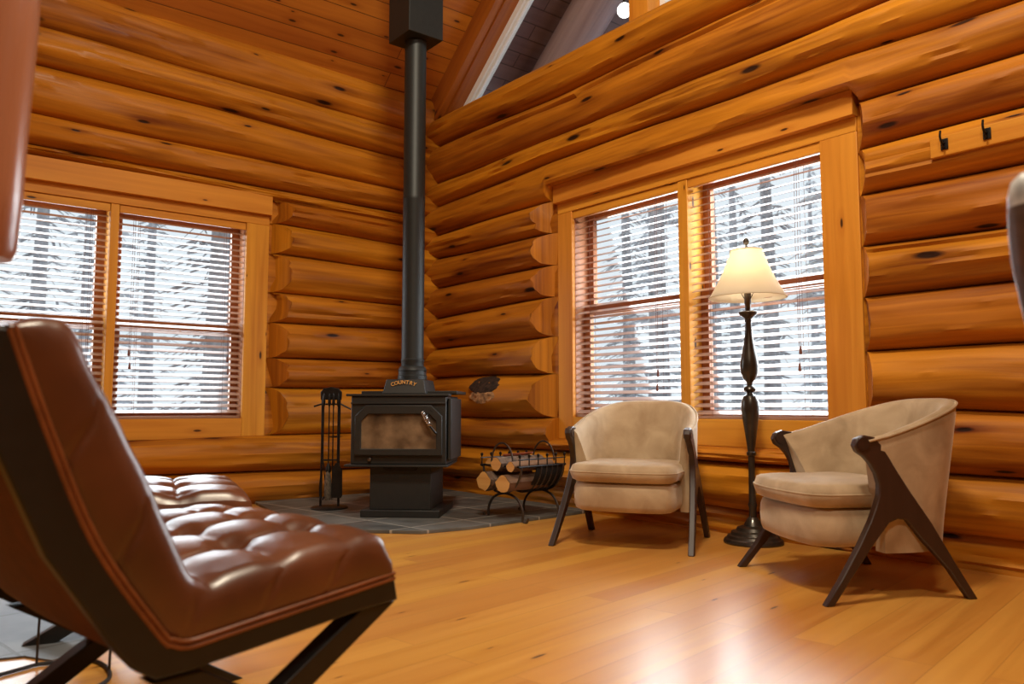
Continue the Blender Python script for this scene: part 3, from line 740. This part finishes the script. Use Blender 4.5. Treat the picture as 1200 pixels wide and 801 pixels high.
def poker(r):
    MB().tube([(0, 0, .32), (0, 0, .08), (0, 0, .055)], [.0045, .0045, .001], 8).build('point', 'iron', r)
    MB().tube(smooth_path([(0, 0, .13), (.02, 0, .10), (.036, 0, .115), (.034, 0, .14)], 4), .004, 6).build('barb', 'iron', r)
def tongs(r):
    for sx in (-1, 1): MB().tube(smooth_path([(0, 0, .34), (sx * .014, 0, .22), (sx * .02, 0, .11), (sx * .004, 0, .06)], 4), .004, 6).build('jaw', 'iron', r)
tl('fireplace_tongs', 'black iron log tongs, leftmost tool on the stand', -.042, tongs)
tl('fireplace_brush', 'hearth brush with pale bristles hanging on the stand', -.004, brush)
tl('fireplace_poker', 'black iron poker hanging just right of the hearth brush', .025, poker)
tl('fireplace_shovel', 'black iron ash shovel, rightmost tool on the stand', .058, shovel)

# ------------------------------------------------------------ log cradle with firewood
RX, RY, RA = 2.32, -.53, R(97)   # local +x runs from the near end to the wall
lc = thing('log_cradle', 'black wrought iron log cradle with sling, between stove and armchair', 'log holder', (RX, RY, 0), RA)
LL, RR, CZ = .22, .17, .345
for e in (-1, 1):
    x = e * .165
    lg = smooth_path([(x, -.20, .035), (x, -.185, .008), (x, -.155, .012), (x, -.150, .08), (x, -.10, .145), (x, 0, .172), (x, .10, .145), (x, .150, .08), (x, .155, .012), (x, .185, .008), (x, .20, .035)], 5)
    MB().tube(lg, .008, 8).build('leg', 'ironlight', lc)
    hoop = [(x + e * .03, RR * math.cos(a), CZ + RR * math.sin(a)) for a in [PI + PI * i / 16 for i in range(17)]]
    MB().tube(hoop, .0075, 8).build('hoop', 'ironlight', lc)
    ring = [(x + e * .045, .055 * math.cos(a) + .0, CZ + .075 + .075 * math.sin(a)) for a in [2 * PI * i / 20 for i in range(20)]]
    ring = [(x + e * .03, .095 * math.cos(PI * i / 12), CZ + .02 + .125 * math.sin(PI * i / 12)) for i in range(13)]
    MB().tube(ring, .006, 8).build('handle', 'ironlight', lc)
    MB().tube([(x + e * .03, -.17, CZ), (x + e * .03, .17, CZ)], .006, 8).build('end_bar', 'iron', lc)
for i in range(5):
    x = -.02 + i * .052
    MB().tube([(x, (RR + .006) * math.cos(a), CZ + (RR + .006) * math.sin(a)) for a in [PI + PI * k / 16 for k in range(17)]], .005, 6, squash=1).build('rib', 'ironlight', lc)
sl = MB(); rows = []
for x in (-.055, .215):
    rows.append([(x, (RR - .002) * math.cos(PI + PI * k / 20), CZ + (RR - .002) * math.sin(PI + PI * k / 20)) for k in range(21)])
rows2 = [[(a, b * .97, c + .004) for a, b, c in r_] for r_ in rows]
sl.grid(rows); sl.grid(rows2)
n0 = 21
sl.build('sling', 'blackcloth', lc, fixn=False)
for sy in (-1, 1):
    MB().tube([(-LL, sy * RR, CZ), (LL, sy * RR, CZ)], .007, 8).build('side_rail', 'iron', lc)
    MB().tube([(-LL, sy * RR, CZ + .045), (LL, sy * RR, CZ + .045)], .004, 8).build('side_rail', 'iron', lc)
    for i in range(6):
        x = -LL + .01 + i * (2 * LL - .02) / 5
        MB().tube([(x, sy * RR, CZ - .01), (x, sy * RR, CZ + .055), (x, sy * RR, CZ + .062), (x, sy * RR, CZ + .072), (x, sy * RR, CZ + .078)], [.004, .004, .009, .009, .003], 8).build('finial', 'iron', lc)
fw = [(-.075, .078, .262, .068, 'round split log with bright sawn end, lower left in the cradle', 5, .40), (-.06, -.060, .250, .062, 'split log beside the bright sawn log in the cradle', 4, .40),
      (-.03, .012, .364, .050, 'grey barked split log lying on top in the cradle', 4, .40), (-.03, -.095, .350, .036, 'narrow dark split log at the stove side of the cradle', 3, .38), (-.0, .116, .362, .032, 'thin split stick at the room side of the cradle', 3, .38)]
ca, sa = math.cos(RA), math.sin(RA)
rf = random.Random(8)
for i, (dx, dy, z, r_, lab, ns, ln) in enumerate(fw):
    o = thing('firewood', lab, 'firewood', (RX + dx * ca - dy * sa, RY + dx * sa + dy * ca, z), RA + R(rf.uniform(-3, 3)), 'split firewood in the iron cradle')
    prof = []
    nseg = 14
    for k in range(nseg):
        a = 2 * PI * k / nseg
        q = r_ * (1 if math.sin(a) < .3 else .72) * (1 + .12 * noise.noise(Vector((math.cos(a) * 2, math.sin(a) * 2, i * 5))))
        prof.append((q * math.cos(a), q * math.sin(a)))
    rows = []
    for t in range(9):
        x = -ln / 2 + ln * t / 8
        rows.append([(x, u * (1 + .06 * noise.noise(Vector((x * 9, u * 30, i)))), v * (1 + .08 * noise.noise(Vector((x * 7, v * 30, i + 4))))) for u, v in prof])
    mb = MB(); mb.grid(rows, closed_v=True); mb.build('bark', 'bark' if i in (0, 2) else 'firewood', o, smooth=30)
    for row_, d_ in ((rows[0], -.002), (rows[-1], .002)):
        MB().add([(p[0] + d_, p[1] * .98, p[2] * .98) for p in row_], [tuple(range(nseg))]).build('sawn_end', 'endgrain', o, smooth=0)
kd = thing('kindling', 'thin reddish kindling stick lying across the firewood in the cradle', 'kindling', (RX - .02, RY - .03, .412), R(20), None)
MB().tube([(-.11, 0, -.012), (.02, .0, .0), (.11, 0, .012)], [.008, .010, .006], 7).build('stick', plain('reddish_bark_stick', (.20, .045, .02), .7, noise_amt=.4), kd)

# ------------------------------------------------------------ velvet armchairs with dark wooden legs
KP = [(.185, .612), (.150, .600), (.138, .575), (.150, .550), (.178, .532), (.203, .505), (.222, .47), (.232, .43), (.228, .39), (.210, .345), (.185, .295), (.13, .205), (.05, .090), (-.020, .0), (.015, .0), (.085, .085),
      (.19, .21), (.262, .288), (.30, .302), (.335, .296), (.40, .22), (.50, .11), (.575, .0), (.612, .0), (.528, .135), (.44, .285), (.36, .400), (.30, .495), (.255, .575), (.225, .605)]
def armchair(loc, rz, label, vel, tall=1.0):
    r = thing('armchair', label, 'armchair', loc, rz, None)
    # local frame: -y is the front; y = s - .32
    W2 = .30
    def plan(th, off=0, z=.4):
        a, b = .318 - off, .415 - off; e = 2 / 3.6
        c, s_ = math.cos(th), math.sin(th)
        x = a * math.copysign(abs(c) ** e, c); y = b * abs(s_) ** e
        lean = .11 * max(0, (z - .2) / .55) * abs(s_)
        flare = .022 * max(0, (z - .2) / .5) * (1 - abs(s_))
        front = max(0, 1 - abs(s_) * 2.5) * .075 * max(0, min(1, (.585 - z) / .13))
        return x + math.copysign(flare, c), -.135 + y + lean + front
    rows = []; nth = 44; pip = []
    def frontlean(z): return -.03 * 0
    for i in range(nth + 1):
        th = PI * i / nth; sn = math.sin(th)
        top = .595 + .160 * (sn ** .75 if sn > 0 else 0)
        o0 = .0; row = []
        bot = .172
        prof = [(0, bot), (0, bot + .1), (0, bot + .2), (0, top - .05), (.004, top - .012), (.018, top), (.036, top - .004), (.050, top - .022), (.060, top - .08), (.072, top - .16), (.085, .40), (.09, .33), (.07, .25), (.06, bot)]
        for off, z in prof: x, y = plan(th, off, z); row.append((x, y, z))
        x, y = plan(th, .002, top - .012); pip.append((x, y, top - .008))
        rows.append(row)
    mb = MB(); mb.grid(rows, closed_v=True); n_ = len(rows[0])
    mb.f.append(tuple(range(n_))); mb.f.append(tuple((nth) * n_ + q for q in range(n_)))
    back = mb.build('backrest', vel, r, smooth=60)
    MB().tube(pip, .0055, 6).build('piping', vel, back)
    def slab(z0, z1, yf, bow, xw, yb, rr_, name, puff=0, pipe_z=None):
        # rounded outline, front edge bowed
        out = []
        n = 18
        for k in range(n + 1):
            t = -1 + 2 * k / n
            x = xw * t; y = yf + bow * (t * t) + .05 * max(0, abs(t) - .82) / .18 * max(0, abs(t) - .82) / .18
            out.append((x, y))
        for k in range(1, 8): out.append((xw, yf + bow + .05 + (yb - yf - bow - .05) * k / 8))
        for k in range(13):
            a = PI * k / 12; out.append((xw * math.cos(a), yb + .10 * math.sin(a)))
        for k in range(7, 0, -1): out.append((-xw, yf + bow + .05 + (yb - yf - bow - .05) * k / 8))
        cx, cy = 0, (yf + yb) / 2; R_ = []
        h = z1 - z0; e = min(.03, h * .32)
        levels = [(z0, -e), (z0 + e * .3, -e * .3), (z0 + e, 0), (z0 + h * .5, .003 + puff * .2), (z1 - e, 0), (z1 - e * .3, -e * .3), (z1, -e), (z1 + puff * .5, -.09), (z1 + puff, -.2)]
        rows = []
        for z, off in levels:
            row = []
            for x, y in out:
                d = math.hypot(x - cx, y - cy); k = max(.02, (d + off) / d); row.append((cx + (x - cx) * k, cy + (y - cy) * k, z))
            rows.append(row)
        m_ = MB(); m_.grid(rows, closed_v=True); q = len(out)
        m_.f.append(tuple(range(q))); m_.f.append(tuple((len(rows) - 1) * q + z for z in range(q)))
        o = m_.build(name, vel, r, smooth=60)
        if pipe_z:
            for pz in pipe_z:
                MB().tube([(cx + (x - cx) * 1.012, cy + (y - cy) * 1.012, pz) for x, y in out], .0045, 6, closed=True).build('welt', vel, o)
        return o
    slab(.185, .332, -.325, .045, .265, .10, .05, 'seat_base')
    slab(.334, .425, -.345, .045, .278, .08, .05, 'seat_cushion', puff=.014, pipe_z=(.385,))
    for sx in (-1, 1):
        m_ = MB(); n = len(KP)
        for t in (0, 1):
            for s_, z in KP:
                x = sx * (.360 - .028 * s_ / .64 - .035 * min(1, z / .6) + (.016 if t else -.016))
                m_.v.append((x, s_ - .32, z))
        m_.f += [tuple(range(n)), tuple(range(n, 2 * n))] + [(i, (i + 1) % n, n + (i + 1) % n, n + i) for i in range(n)]
        lg = m_.build('leg_frame', 'walnut', r, grain=2, bevel=.005, smooth=40)
        MB().tube([(sx * .299, -.146, .580), (sx * .339, -.146, .580)], .025, 18).build('arm_knob', 'walnut', lg)
    # hidden cross rail under the seat carries the legs
    MB().box((-.30, -.02, .19), (.30, .03, .225)).build('cross_rail', 'walnut', r, bevel=.003)
    return r
aL = armchair((3.362, -.605, 0), R(28), 'beige velvet tub armchair with dark legs, between the log cradle and the lamp', 'velvet')
aR = armchair((4.605, -.645, 0), R(-30), 'beige velvet tub armchair with dark legs, right of the floor lamp', 'velvet2')

# ------------------------------------------------------------ floor lamp
LX, LY = 3.80, -.17
lp = thing('floor_lamp', 'dark bronze turned floor lamp with a lit cream shade, between the armchairs', 'lamp', (LX, LY, 0))
MB().lathe([(.001, 0), (.150, 0), (.155, .008), (.150, .022), (.138, .028), (.132, .040), (.118, .046), (.112, .060), (.09, .066), (.082, .082), (.05, .092), (.035, .12), (.022, .135)], 40).build('base', 'bronze', lp)
MB().lathe([(.020, .13), (.019, .18), (.024, .20), (.019, .215), (.017, .40), (.018, .455), (.024, .46), (.025, .475), (.019, .482), (.021, .50), (.030, .57), (.043, .66), (.048, .71), (.046, .745), (.034, .775), (.018, .785),
            (.015, .793), (.030, .803), (.034, .812), (.030, .822), (.015, .832), (.016, .848), (.032, .868), (.046, .90), (.049, .935), (.044, .975), (.030, 1.04), (.020, 1.11), (.016, 1.17), (.020, 1.18), (.018, 1.19), (.024, 1.198), (.046, 1.215), (.050, 1.226), (.046, 1.23), (.016, 1.232)], 32).build('turned_pole', 'bronze', lp)
MB().lathe([(.015, 1.23), (.015, 1.27), (.018, 1.275), (.018, 1.33), (.012, 1.335)], 20).build('socket', 'ironlight', lp)
MB().lathe([(.012, 1.335), (.016, 1.35), (.030, 1.39), (.032, 1.42), (.022, 1.45), (.001, 1.458)], 20).build('light_bulb', 'bulb', lp)
hp = [(sx * a, 0, z) for sx, a, z in ((-1, .018, 1.30), (-1, .05, 1.36), (-1, .055, 1.44), (-1, .03, 1.54), (-1, .004, 1.575), (1, .004, 1.575), (1, .03, 1.54), (1, .055, 1.44), (1, .05, 1.36), (1, .018, 1.30))]
MB().tube(smooth_path(hp, 4), .0025, 6).build('harp', 'bronze', lp)
n = 48; rows = []
def shade_r(z): t = (z - 1.305) / .262; return .205 + (.083 - .205) * t - .010 * math.sin(PI * t)
for z, dr in [(1.305 + .262 * i / 10, 0) for i in range(11)] + [(1.567 - .262 * i / 10, -.002) for i in range(11)]:
    rows.append([((shade_r(z) + dr) * math.cos(2 * PI * k / n), (shade_r(z) + dr) * math.sin(2 * PI * k / n), z) for k in range(n)])
ls = MB().grid(rows, closed_u=True, closed_v=True).build('lamp_shade', 'shade', lp, smooth=60)
for z in (1.307, 1.565):
    MB().tube([(shade_r(z) * 1.004 * math.cos(2 * PI * k / 40), shade_r(z) * 1.004 * math.sin(2 * PI * k / 40), z) for k in range(40)], .0035, 6, closed=True).build('shade_trim', 'shade', ls)
sp_ = MB()
for k in range(3):
    a = 2 * PI * k / 3; sp_.tube([(0, 0, 1.578), (.05 * math.cos(a), .05 * math.sin(a), 1.578), (.082 * math.cos(a), .082 * math.sin(a), 1.566)], .002, 5)
sp_.build('spider', 'chrome', ls)
MB().lathe([(.006, 1.575), (.010, 1.585), (.006, 1.595), (.015, 1.605), (.018, 1.618), (.012, 1.632), (.001, 1.638)], 16).build('finial', 'bronze', lp)
pl = bpy.data.lights.new('lamp_bulb_light', 'POINT'); pl.energy = 3.2; pl.color = (1, .86, .66); pl.shadow_soft_size = .035
po = bpy.data.objects.new('lamp_bulb_light', pl); COL.objects.link(po); po.location = (LX, LY, 1.475)

# ------------------------------------------------------------ leather lounge chair and ottoman
def tuft(u, v, nu, nv, depth):
    """pillowed square tufting: u, v in 0..1; creases between buttons"""
    a = abs(math.sin(PI * u * nu)); b = abs(math.sin(PI * v * nv))
    return -depth * (1 - (a ** .45) * (b ** .45)) * 1.0 - depth * .8 * math.exp(-((1 - abs(math.cos(PI * u * nu))) ** 2 + (1 - abs(math.cos(PI * v * nv))) ** 2) * 18)
def xlegs(r, W, pairs, th=.045, wd=.045):
    """flat bars crossing in the side planes"""
    for sy in (-1, 1):
        yy = sy * (W / 2 - .03)
        for (s0, z0), (s1, z1) in pairs:
            dv = Vector((s1 - s0, 0, z1 - z0)).normalized(); nv = Vector((-dv.z, 0, dv.x)) * th / 2
            k = th / 2 / max(.2, abs(dv.z)) 
            a0, b0 = (s0 - k, z0), (s0 + k, z0); a1, b1 = (s1 - k, z1), (s1 + k, z1)
            MB().prism([a0, b0, b1, a1], 1, yy - wd / 2, yy + wd / 2).build('leg', 'blackframe', r, bevel=.003)
def lounge(loc, rz):
    # local x = forward (seat direction), y = left; near side (camera) is y = -W/2
    r = thing('leather_lounge_chair', 'brown tufted leather lounge chair with black frame, large in the left foreground', 'chair', loc, rz)
    W = .76
    BI = [(0.5031, 0.373), (0.3963, 0.3615), (0.1914, 0.3401), (0.1002, 0.3302), (0.073, 0.3291), (0.0499, 0.3369), (0.0248, 0.3588), (-0.0771, 0.5108), (-0.1525, 0.6908), (-0.2028, 0.8309)]      # inner (stitch) line
    BO = [(0.5125, 0.3278), (0.3963, 0.3216), (0.1914, 0.3001), (0.0801, 0.2902), (0.0248, 0.2892), (-0.0053, 0.3083), (-0.0353, 0.3431), (-0.1416, 0.5016), (-0.2205, 0.6811), (-0.2696, 0.8344)]
    for sy in (-1, 1):
        y0, y1 = sy * W / 2, sy * (W / 2 - .035)
        m_ = MB(); n = len(BI)
        poly = BI + BO[::-1]
        m_.prism(poly, 1, min(y0, y1), max(y0, y1)); m_.build('side_frame', 'blackframe', r, bevel=.004)
    # rear leather panel slung between the frames
    rows = []
    for k in range(9):
        y = -W / 2 + .035 + (W - .07) * k / 8; sag = .012 * math.sin(PI * k / 8)
        rows.append([(BO[i][0] + .012 - sag, y, BO[i][1] + .01) for i in range(len(BO))] + [(BI[i][0] - .01, y, BI[i][1] - .01) for i in range(len(BI) - 1, -1, -1)])
    m_ = MB(); m_.grid(rows, closed_v=True); m_.f.append(tuple(range(len(rows[0])))); m_.f.append(tuple(8 * len(rows[0]) + q for q in range(len(rows[0]))))
    m_.build('rear_panel', 'leather_back', r, smooth=40)
    # cushion: centre line of outer face (top of seat, front of back)
    CO = [(0.5, 0.378), (0.5073, 0.4049), (0.5, 0.44), (0.474, 0.4623), (0.4066, 0.4689), (0.2934, 0.4581), (0.1914, 0.4434), (0.1305, 0.4342), (0.1022, 0.4345), (0.0821, 0.4515), (0.0519, 0.5156), (0.0097, 0.6072), (-0.0323, 0.6906), (-0.0821, 0.7835), (-0.102, 0.8255), (-0.1218, 0.8488), (-0.1594, 0.8544), (-0.2028, 0.8367)]
    CI = [(0.4979, 0.376), (0.4948, 0.3761), (0.4896, 0.3751), (0.4636, 0.3725), (0.3963, 0.3644), (0.2934, 0.353), (0.1914, 0.3426), (0.1204, 0.3348), (0.0901, 0.3323), (0.068, 0.3307), (0.0348, 0.3528), (-0.0353, 0.4508), (-0.0851, 0.5246), (-0.1347, 0.6469), (-0.1742, 0.7492), (-0.191, 0.7978), (-0.1989, 0.8221), (-0.2048, 0.8328)]
    # resample both along index
    def res(poly, n):
        P = smooth_path([(a, 0, b) for a, b in poly], 8); L_ = [0]
        for a, b in zip(P, P[1:]): L_.append(L_[-1] + (b - a).length)
        out = []
        for i in range(n):
            t = L_[-1] * i / (n - 1)
            j = 0
            while j < len(L_) - 2 and L_[j + 1] < t: j += 1
            f_ = (t - L_[j]) / max(1e-9, L_[j + 1] - L_[j]); out.append(P[j].lerp(P[j + 1], f_))
        return out
    O = res(CO, 132); n = len(O)
    # find the fold index (seat/back junction)
    fold = min(range(n), key=lambda i: (O[i] - Vector((0.102200, 0, 0.434500))).length)
    kc = min(range(len(CI)), key=lambda q: CI[q][1])
    def arclen(poly):
        P = [Vector((a, 0, b)) for a, b in poly]; L_ = [0]
        for a, b in zip(P, P[1:]): L_.append(L_[-1] + (b - a).length)
        return P, L_
    CA, CB = arclen(CI[:kc + 1]), arclen(CI[kc:])
    def inner(p, i):  # matching point on the frame line
        (P, L_), t = (CA, i / fold) if i <= fold else (CB, (i - fold) / (n - 1 - fold))
        t *= L_[-1]
        for q in range(len(P) - 1):
            if L_[q + 1] >= t - 1e-9:
                return P[q].lerp(P[q + 1], (t - L_[q]) / max(1e-9, L_[q + 1] - L_[q]))
        return P[-1]
    NW = 84; yi = W / 2 - .004
    rows = []
    i0, i1 = 6, n - 7
    for i in range(n):
        p = O[i]; q_ = inner(p, i)
        t = (O[min(i + 1, n - 1)] - O[max(i - 1, 0)]).normalized(); nrm = Vector((t.z, 0, -t.x))
        if nrm.dot(p - q_) < 0: nrm = -nrm
        row = []
        # side wall from frame up to the rounded edge, across the top, down the other side
        if i <= fold: ph = (i - 4) / (fold - 4) * 3
        else: ph = (i - fold) / (n - 6 - fold) * 3
        cr = .007 * math.exp(-((ph - round(ph)) / .045) ** 2) if .5 < ph < 2.5 or abs(i - fold) < 4 else 0
        for k in (0, 1, 2, 3): f_ = k / 4; c = q_.lerp(p, f_ * .82 ); row.append((c.x, -yi - .006 * math.sin(PI * f_) + cr * (.3 + .7 * f_), c.z))
        for k in range(NW + 1):
            v = k / NW; y = -yi + 2 * yi * v
            edge = min(v, 1 - v) * 2 * yi
            rnd = -.020 * max(0, 1 - edge / .034) ** 2.2
            ss = None
            if i < fold: uu = (i - 4) / (fold - 4)
            else: uu = (i - fold) / (n - 6 - fold)
            uu = min(1, max(0, uu)); nu = 3 if i < fold else 4
            crown = .014 * math.sin(PI * min(1, max(0, v)))
            dp = tuft(uu, v, nu, 4, .017) if 0 < uu < 1 else -.008
            fade = min(1, edge / .09)
            endf = min(1, min(i, n - 1 - i) / 8)
            off = (rnd + crown * fade + dp * ((.16 if i < fold else .03) + (.84 if i < fold else .97) * fade * (1 if i < fold else fade))) * endf
            c = p + nrm * off
            row.append((c.x, y, c.z))
        for k in (3, 2, 1, 0): f_ = k / 4; c = q_.lerp(p, f_ * .82); row.append((c.x, yi + .006 * math.sin(PI * f_), c.z))
        rows.append(row)
    m_ = MB(); m_.grid(rows, closed_v=True)
    cu = m_.build('cushion', 'leather', r, smooth=80)
    for sy in (-1, 1):
        for off in (0, .010):
            path = smooth_path([(a + (.7 * off if i > 5 else 0), sy * (W / 2 - .001), b + off * (1 if i < 6 else .45)) for i, (a, b) in enumerate(BI)], 5)
            MB().tube(path, .0042, 7).build('piping', 'piping', cu)
    b_ = MB()
    for v in (.25, .5, .75):
        for u in (.333, .667):
            i = int(4 + (fold - 4) * u); k = int(NW * v) + 4; p = rows[i][k]
            b_.lathe([(.001, .004), (.008, .003), (.011, 0), (.008, -.003), (.001, -.004)], 10, T=Matrix.Translation(p))
        for u in (.25, .5, .75):
            i = int(fold + (n - 6 - fold) * u); k = int(NW * v) + 4; p = rows[i][k]
            b_.lathe([(.001, .004), (.008, .003), (.011, 0), (.008, -.003), (.001, -.004)], 10, T=Matrix.Translation(p) @ Matrix.Rotation(R(60), 4, 'Y'))
    b_.build('tuft_buttons', 'leather', cu)
    xlegs(r, W, (((.47, .325), (-.06, .0)), ((.06, .285), (.53, .0))))
    MB().box((-.05, -W / 2 + .05, .018), (-.01, W / 2 - .05, .052)).build('stretcher', 'blackframe', r, bevel=.003)
    return r
fa = R(99)
c_, s_ = math.cos(fa), math.sin(fa)
Pb = Vector((4.9850, -3.4866, 0)); W_ = .76
lounge(Pb + Vector((-s_, c_, 0)) * (W_ / 2), fa)

ot = thing('leather_ottoman', 'brown tufted leather ottoman behind the lounge chair, below the left window', 'ottoman')
oa = R(76); OL, OW, OZ = .68, .68, .455
Fn = Vector((3.69, -2.835, 0))   # near front corner
ux, uy = Vector((math.cos(oa), math.sin(oa), 0)), Vector((-math.sin(oa), math.cos(oa), 0))
ot.location = Fn - ux * OL / 2 + uy * OW / 2; ot.rotation_euler = (0, 0, oa)
rows = []; nu, nv = 84, 72
def rr_box(u, v):
    x = (u - .5) * OL; y = (v - .5) * OW; return x, y
top = []
for i in range(nu + 1):
    row = []
    for j in range(nv + 1):
        u, v = i / nu, j / nv; x, y = rr_box(u, v); e = min(min(u, 1 - u) * OL, min(v, 1 - v) * OW)
        rnd = -.03 * max(0, 1 - e / .04) ** 2.2
        fade = min(1, e / .05)
        z = OZ - .008 + .016 * math.sin(PI * u) * math.sin(PI * v) + rnd + tuft(u, v, 3, 3, .020) * (.35 + .65 * fade)
        row.append((x, y, z))
    top.append(row)
m_ = MB(); m_.grid(top)
per = [(i, 0) for i in range(nu)] + [(nu, j) for j in range(nv)] + [(i, nv) for i in range(nu, 0, -1)] + [(0, j) for j in range(nv, 0, -1)]
rings = []
for f_, b_ in ((0, 0), (.3, .006), (.7, .008), (1, .0)):
    ring = []
    for (i, j) in per:
        x, y, z = top[i][j]; z2 = z + (.345 - z) * f_; k = 1 + b_ / max(.1, math.hypot(x, y)); ring.append((x * k, y * k, z2))
    rings.append(ring)
m_.grid(rings, closed_v=True); q = len(per); base = len(m_.v) - q; m_.f.append(tuple(base + k for k in range(q)))
oc = m_.build('cushion', 'leather', ot, smooth=70)
pr = [(x * 1.004, y * 1.004, .348) for x, y, z in rings[-1]]
MB().tube(pr[::4], .0045, 6, closed=True).build('piping', 'piping', oc)
MB().box((-OL / 2, -OW / 2, .30), (OL / 2, OW / 2, .345)).build('frame', 'blackframe', ot, bevel=.004)
xlegs(ot, OW, (((.27, .31), (-.27, .0)), ((-.27, .31), (.27, .0))))

# ------------------------------------------------------------ cords on the floor by the chair
cd = thing('power_cord', 'thin black cord looped on the floor under the leather lounge chair', 'cord', (0, 0, 0))
MB().tube(smooth_path([(3.811, -3.597, 0.006), (3.782, -3.538, 0.006), (3.762, -3.487, 0.006), (3.746, -3.438, 0.006), (3.776, -3.376, 0.006), (3.797, -3.326, 0.006), (3.853, -3.304, 0.006), (3.944, -3.304, 0.006), (4.006, -3.323, 0.006), (4.049, -3.359, 0.006), (4.093, -3.39, 0.006)], 6), .0055, 7).build('loop', 'cord', cd)
for x_, y_ in [(3.927, -3.302), (3.747, -3.448)]:
    MB().tube([(x_, y_, .006), (x_ + .004, y_, .06), (x_ - .004, y_ + .005, .30)], .0035, 6).build('riser', 'cord', cd)

# ------------------------------------------------------------ coat hooks on the right wall
ch = thing('hook_rail', 'small wooden coat hook rail with black hooks, fixed to the right log wall', 'coat rack')
HB = MB()
HB.box((4.77, -.150, 1.838), (5.56, -.115, 1.930)); HB.build('board', 'trim', ch, bevel=.004)
for hx in (4.835, 5.01, 5.185, 5.36):
    h_ = MB(); h_.box((hx - .016, -.156, 1.865), (hx + .016, -.150, 1.915)); hk = h_.build('hook', 'iron', ch, bevel=.002)
    MB().tube(smooth_path([(hx, -.155, 1.895), (hx, -.180, 1.892), (hx, -.195, 1.915), (hx, -.190, 1.942)], 5), .005, 7).build('peg', 'iron', hk)
    MB().tube([(hx, -.155, 1.875), (hx, -.175, 1.87), (hx, -.183, 1.882)], .0045, 7).build('lower_peg', 'iron', hk)

# ------------------------------------------------------------ peeled post at the left edge, carved post at the right edge
lg = thing('log_post', 'peeled log post with a rounded cut end hanging at the left edge', 'log post')
m_ = MB(); path = []; rad = []
for i in range(46):
    t = i / 45; z = .985 + (5.5 - .985) * t
    path.append((4.735 + .008 * math.sin(z * 2.7), -3.715 + .006 * math.sin(z * 5), z)); rad.append(.074 * (1 + .07 * noise.noise(Vector((z * 3.2, 0, 5)))) * (1 if i else .93))
m_.tube([(path[0][0], path[0][1], .970)] + path, [.062] + rad, 26).build('peeled_trunk', 'post', lg, smooth=60)

cp = thing('carved_post', 'dark carved wooden chair post with a pale worn tip at the right edge', 'chair post')
CPT = [(6.03, -2.40, 0), (6.01, -2.43, .3), (5.975, -2.475, .6), (5.945, -2.512, .8), (5.930, -2.532, .93), (5.925, -2.538, 1.01)]
MB().tube(smooth_path(CPT, 5), [.034] * 20 + [.034, .033, .032, .031, .030, .028], 14).build('post', plain('weathered_brown_wood', (.10, .055, .035), .5, noise_amt=.4), cp)
MB().tube([(5.925, -2.538, 1.008), (5.923, -2.540, 1.028), (5.921, -2.542, 1.048), (5.920, -2.543, 1.058)], [.028, .026, .018, .004], 14).build('worn_tip', plain('pale_worn_tip', (.45, .45, .44), .4, noise_amt=.4, nscale=40), cp)
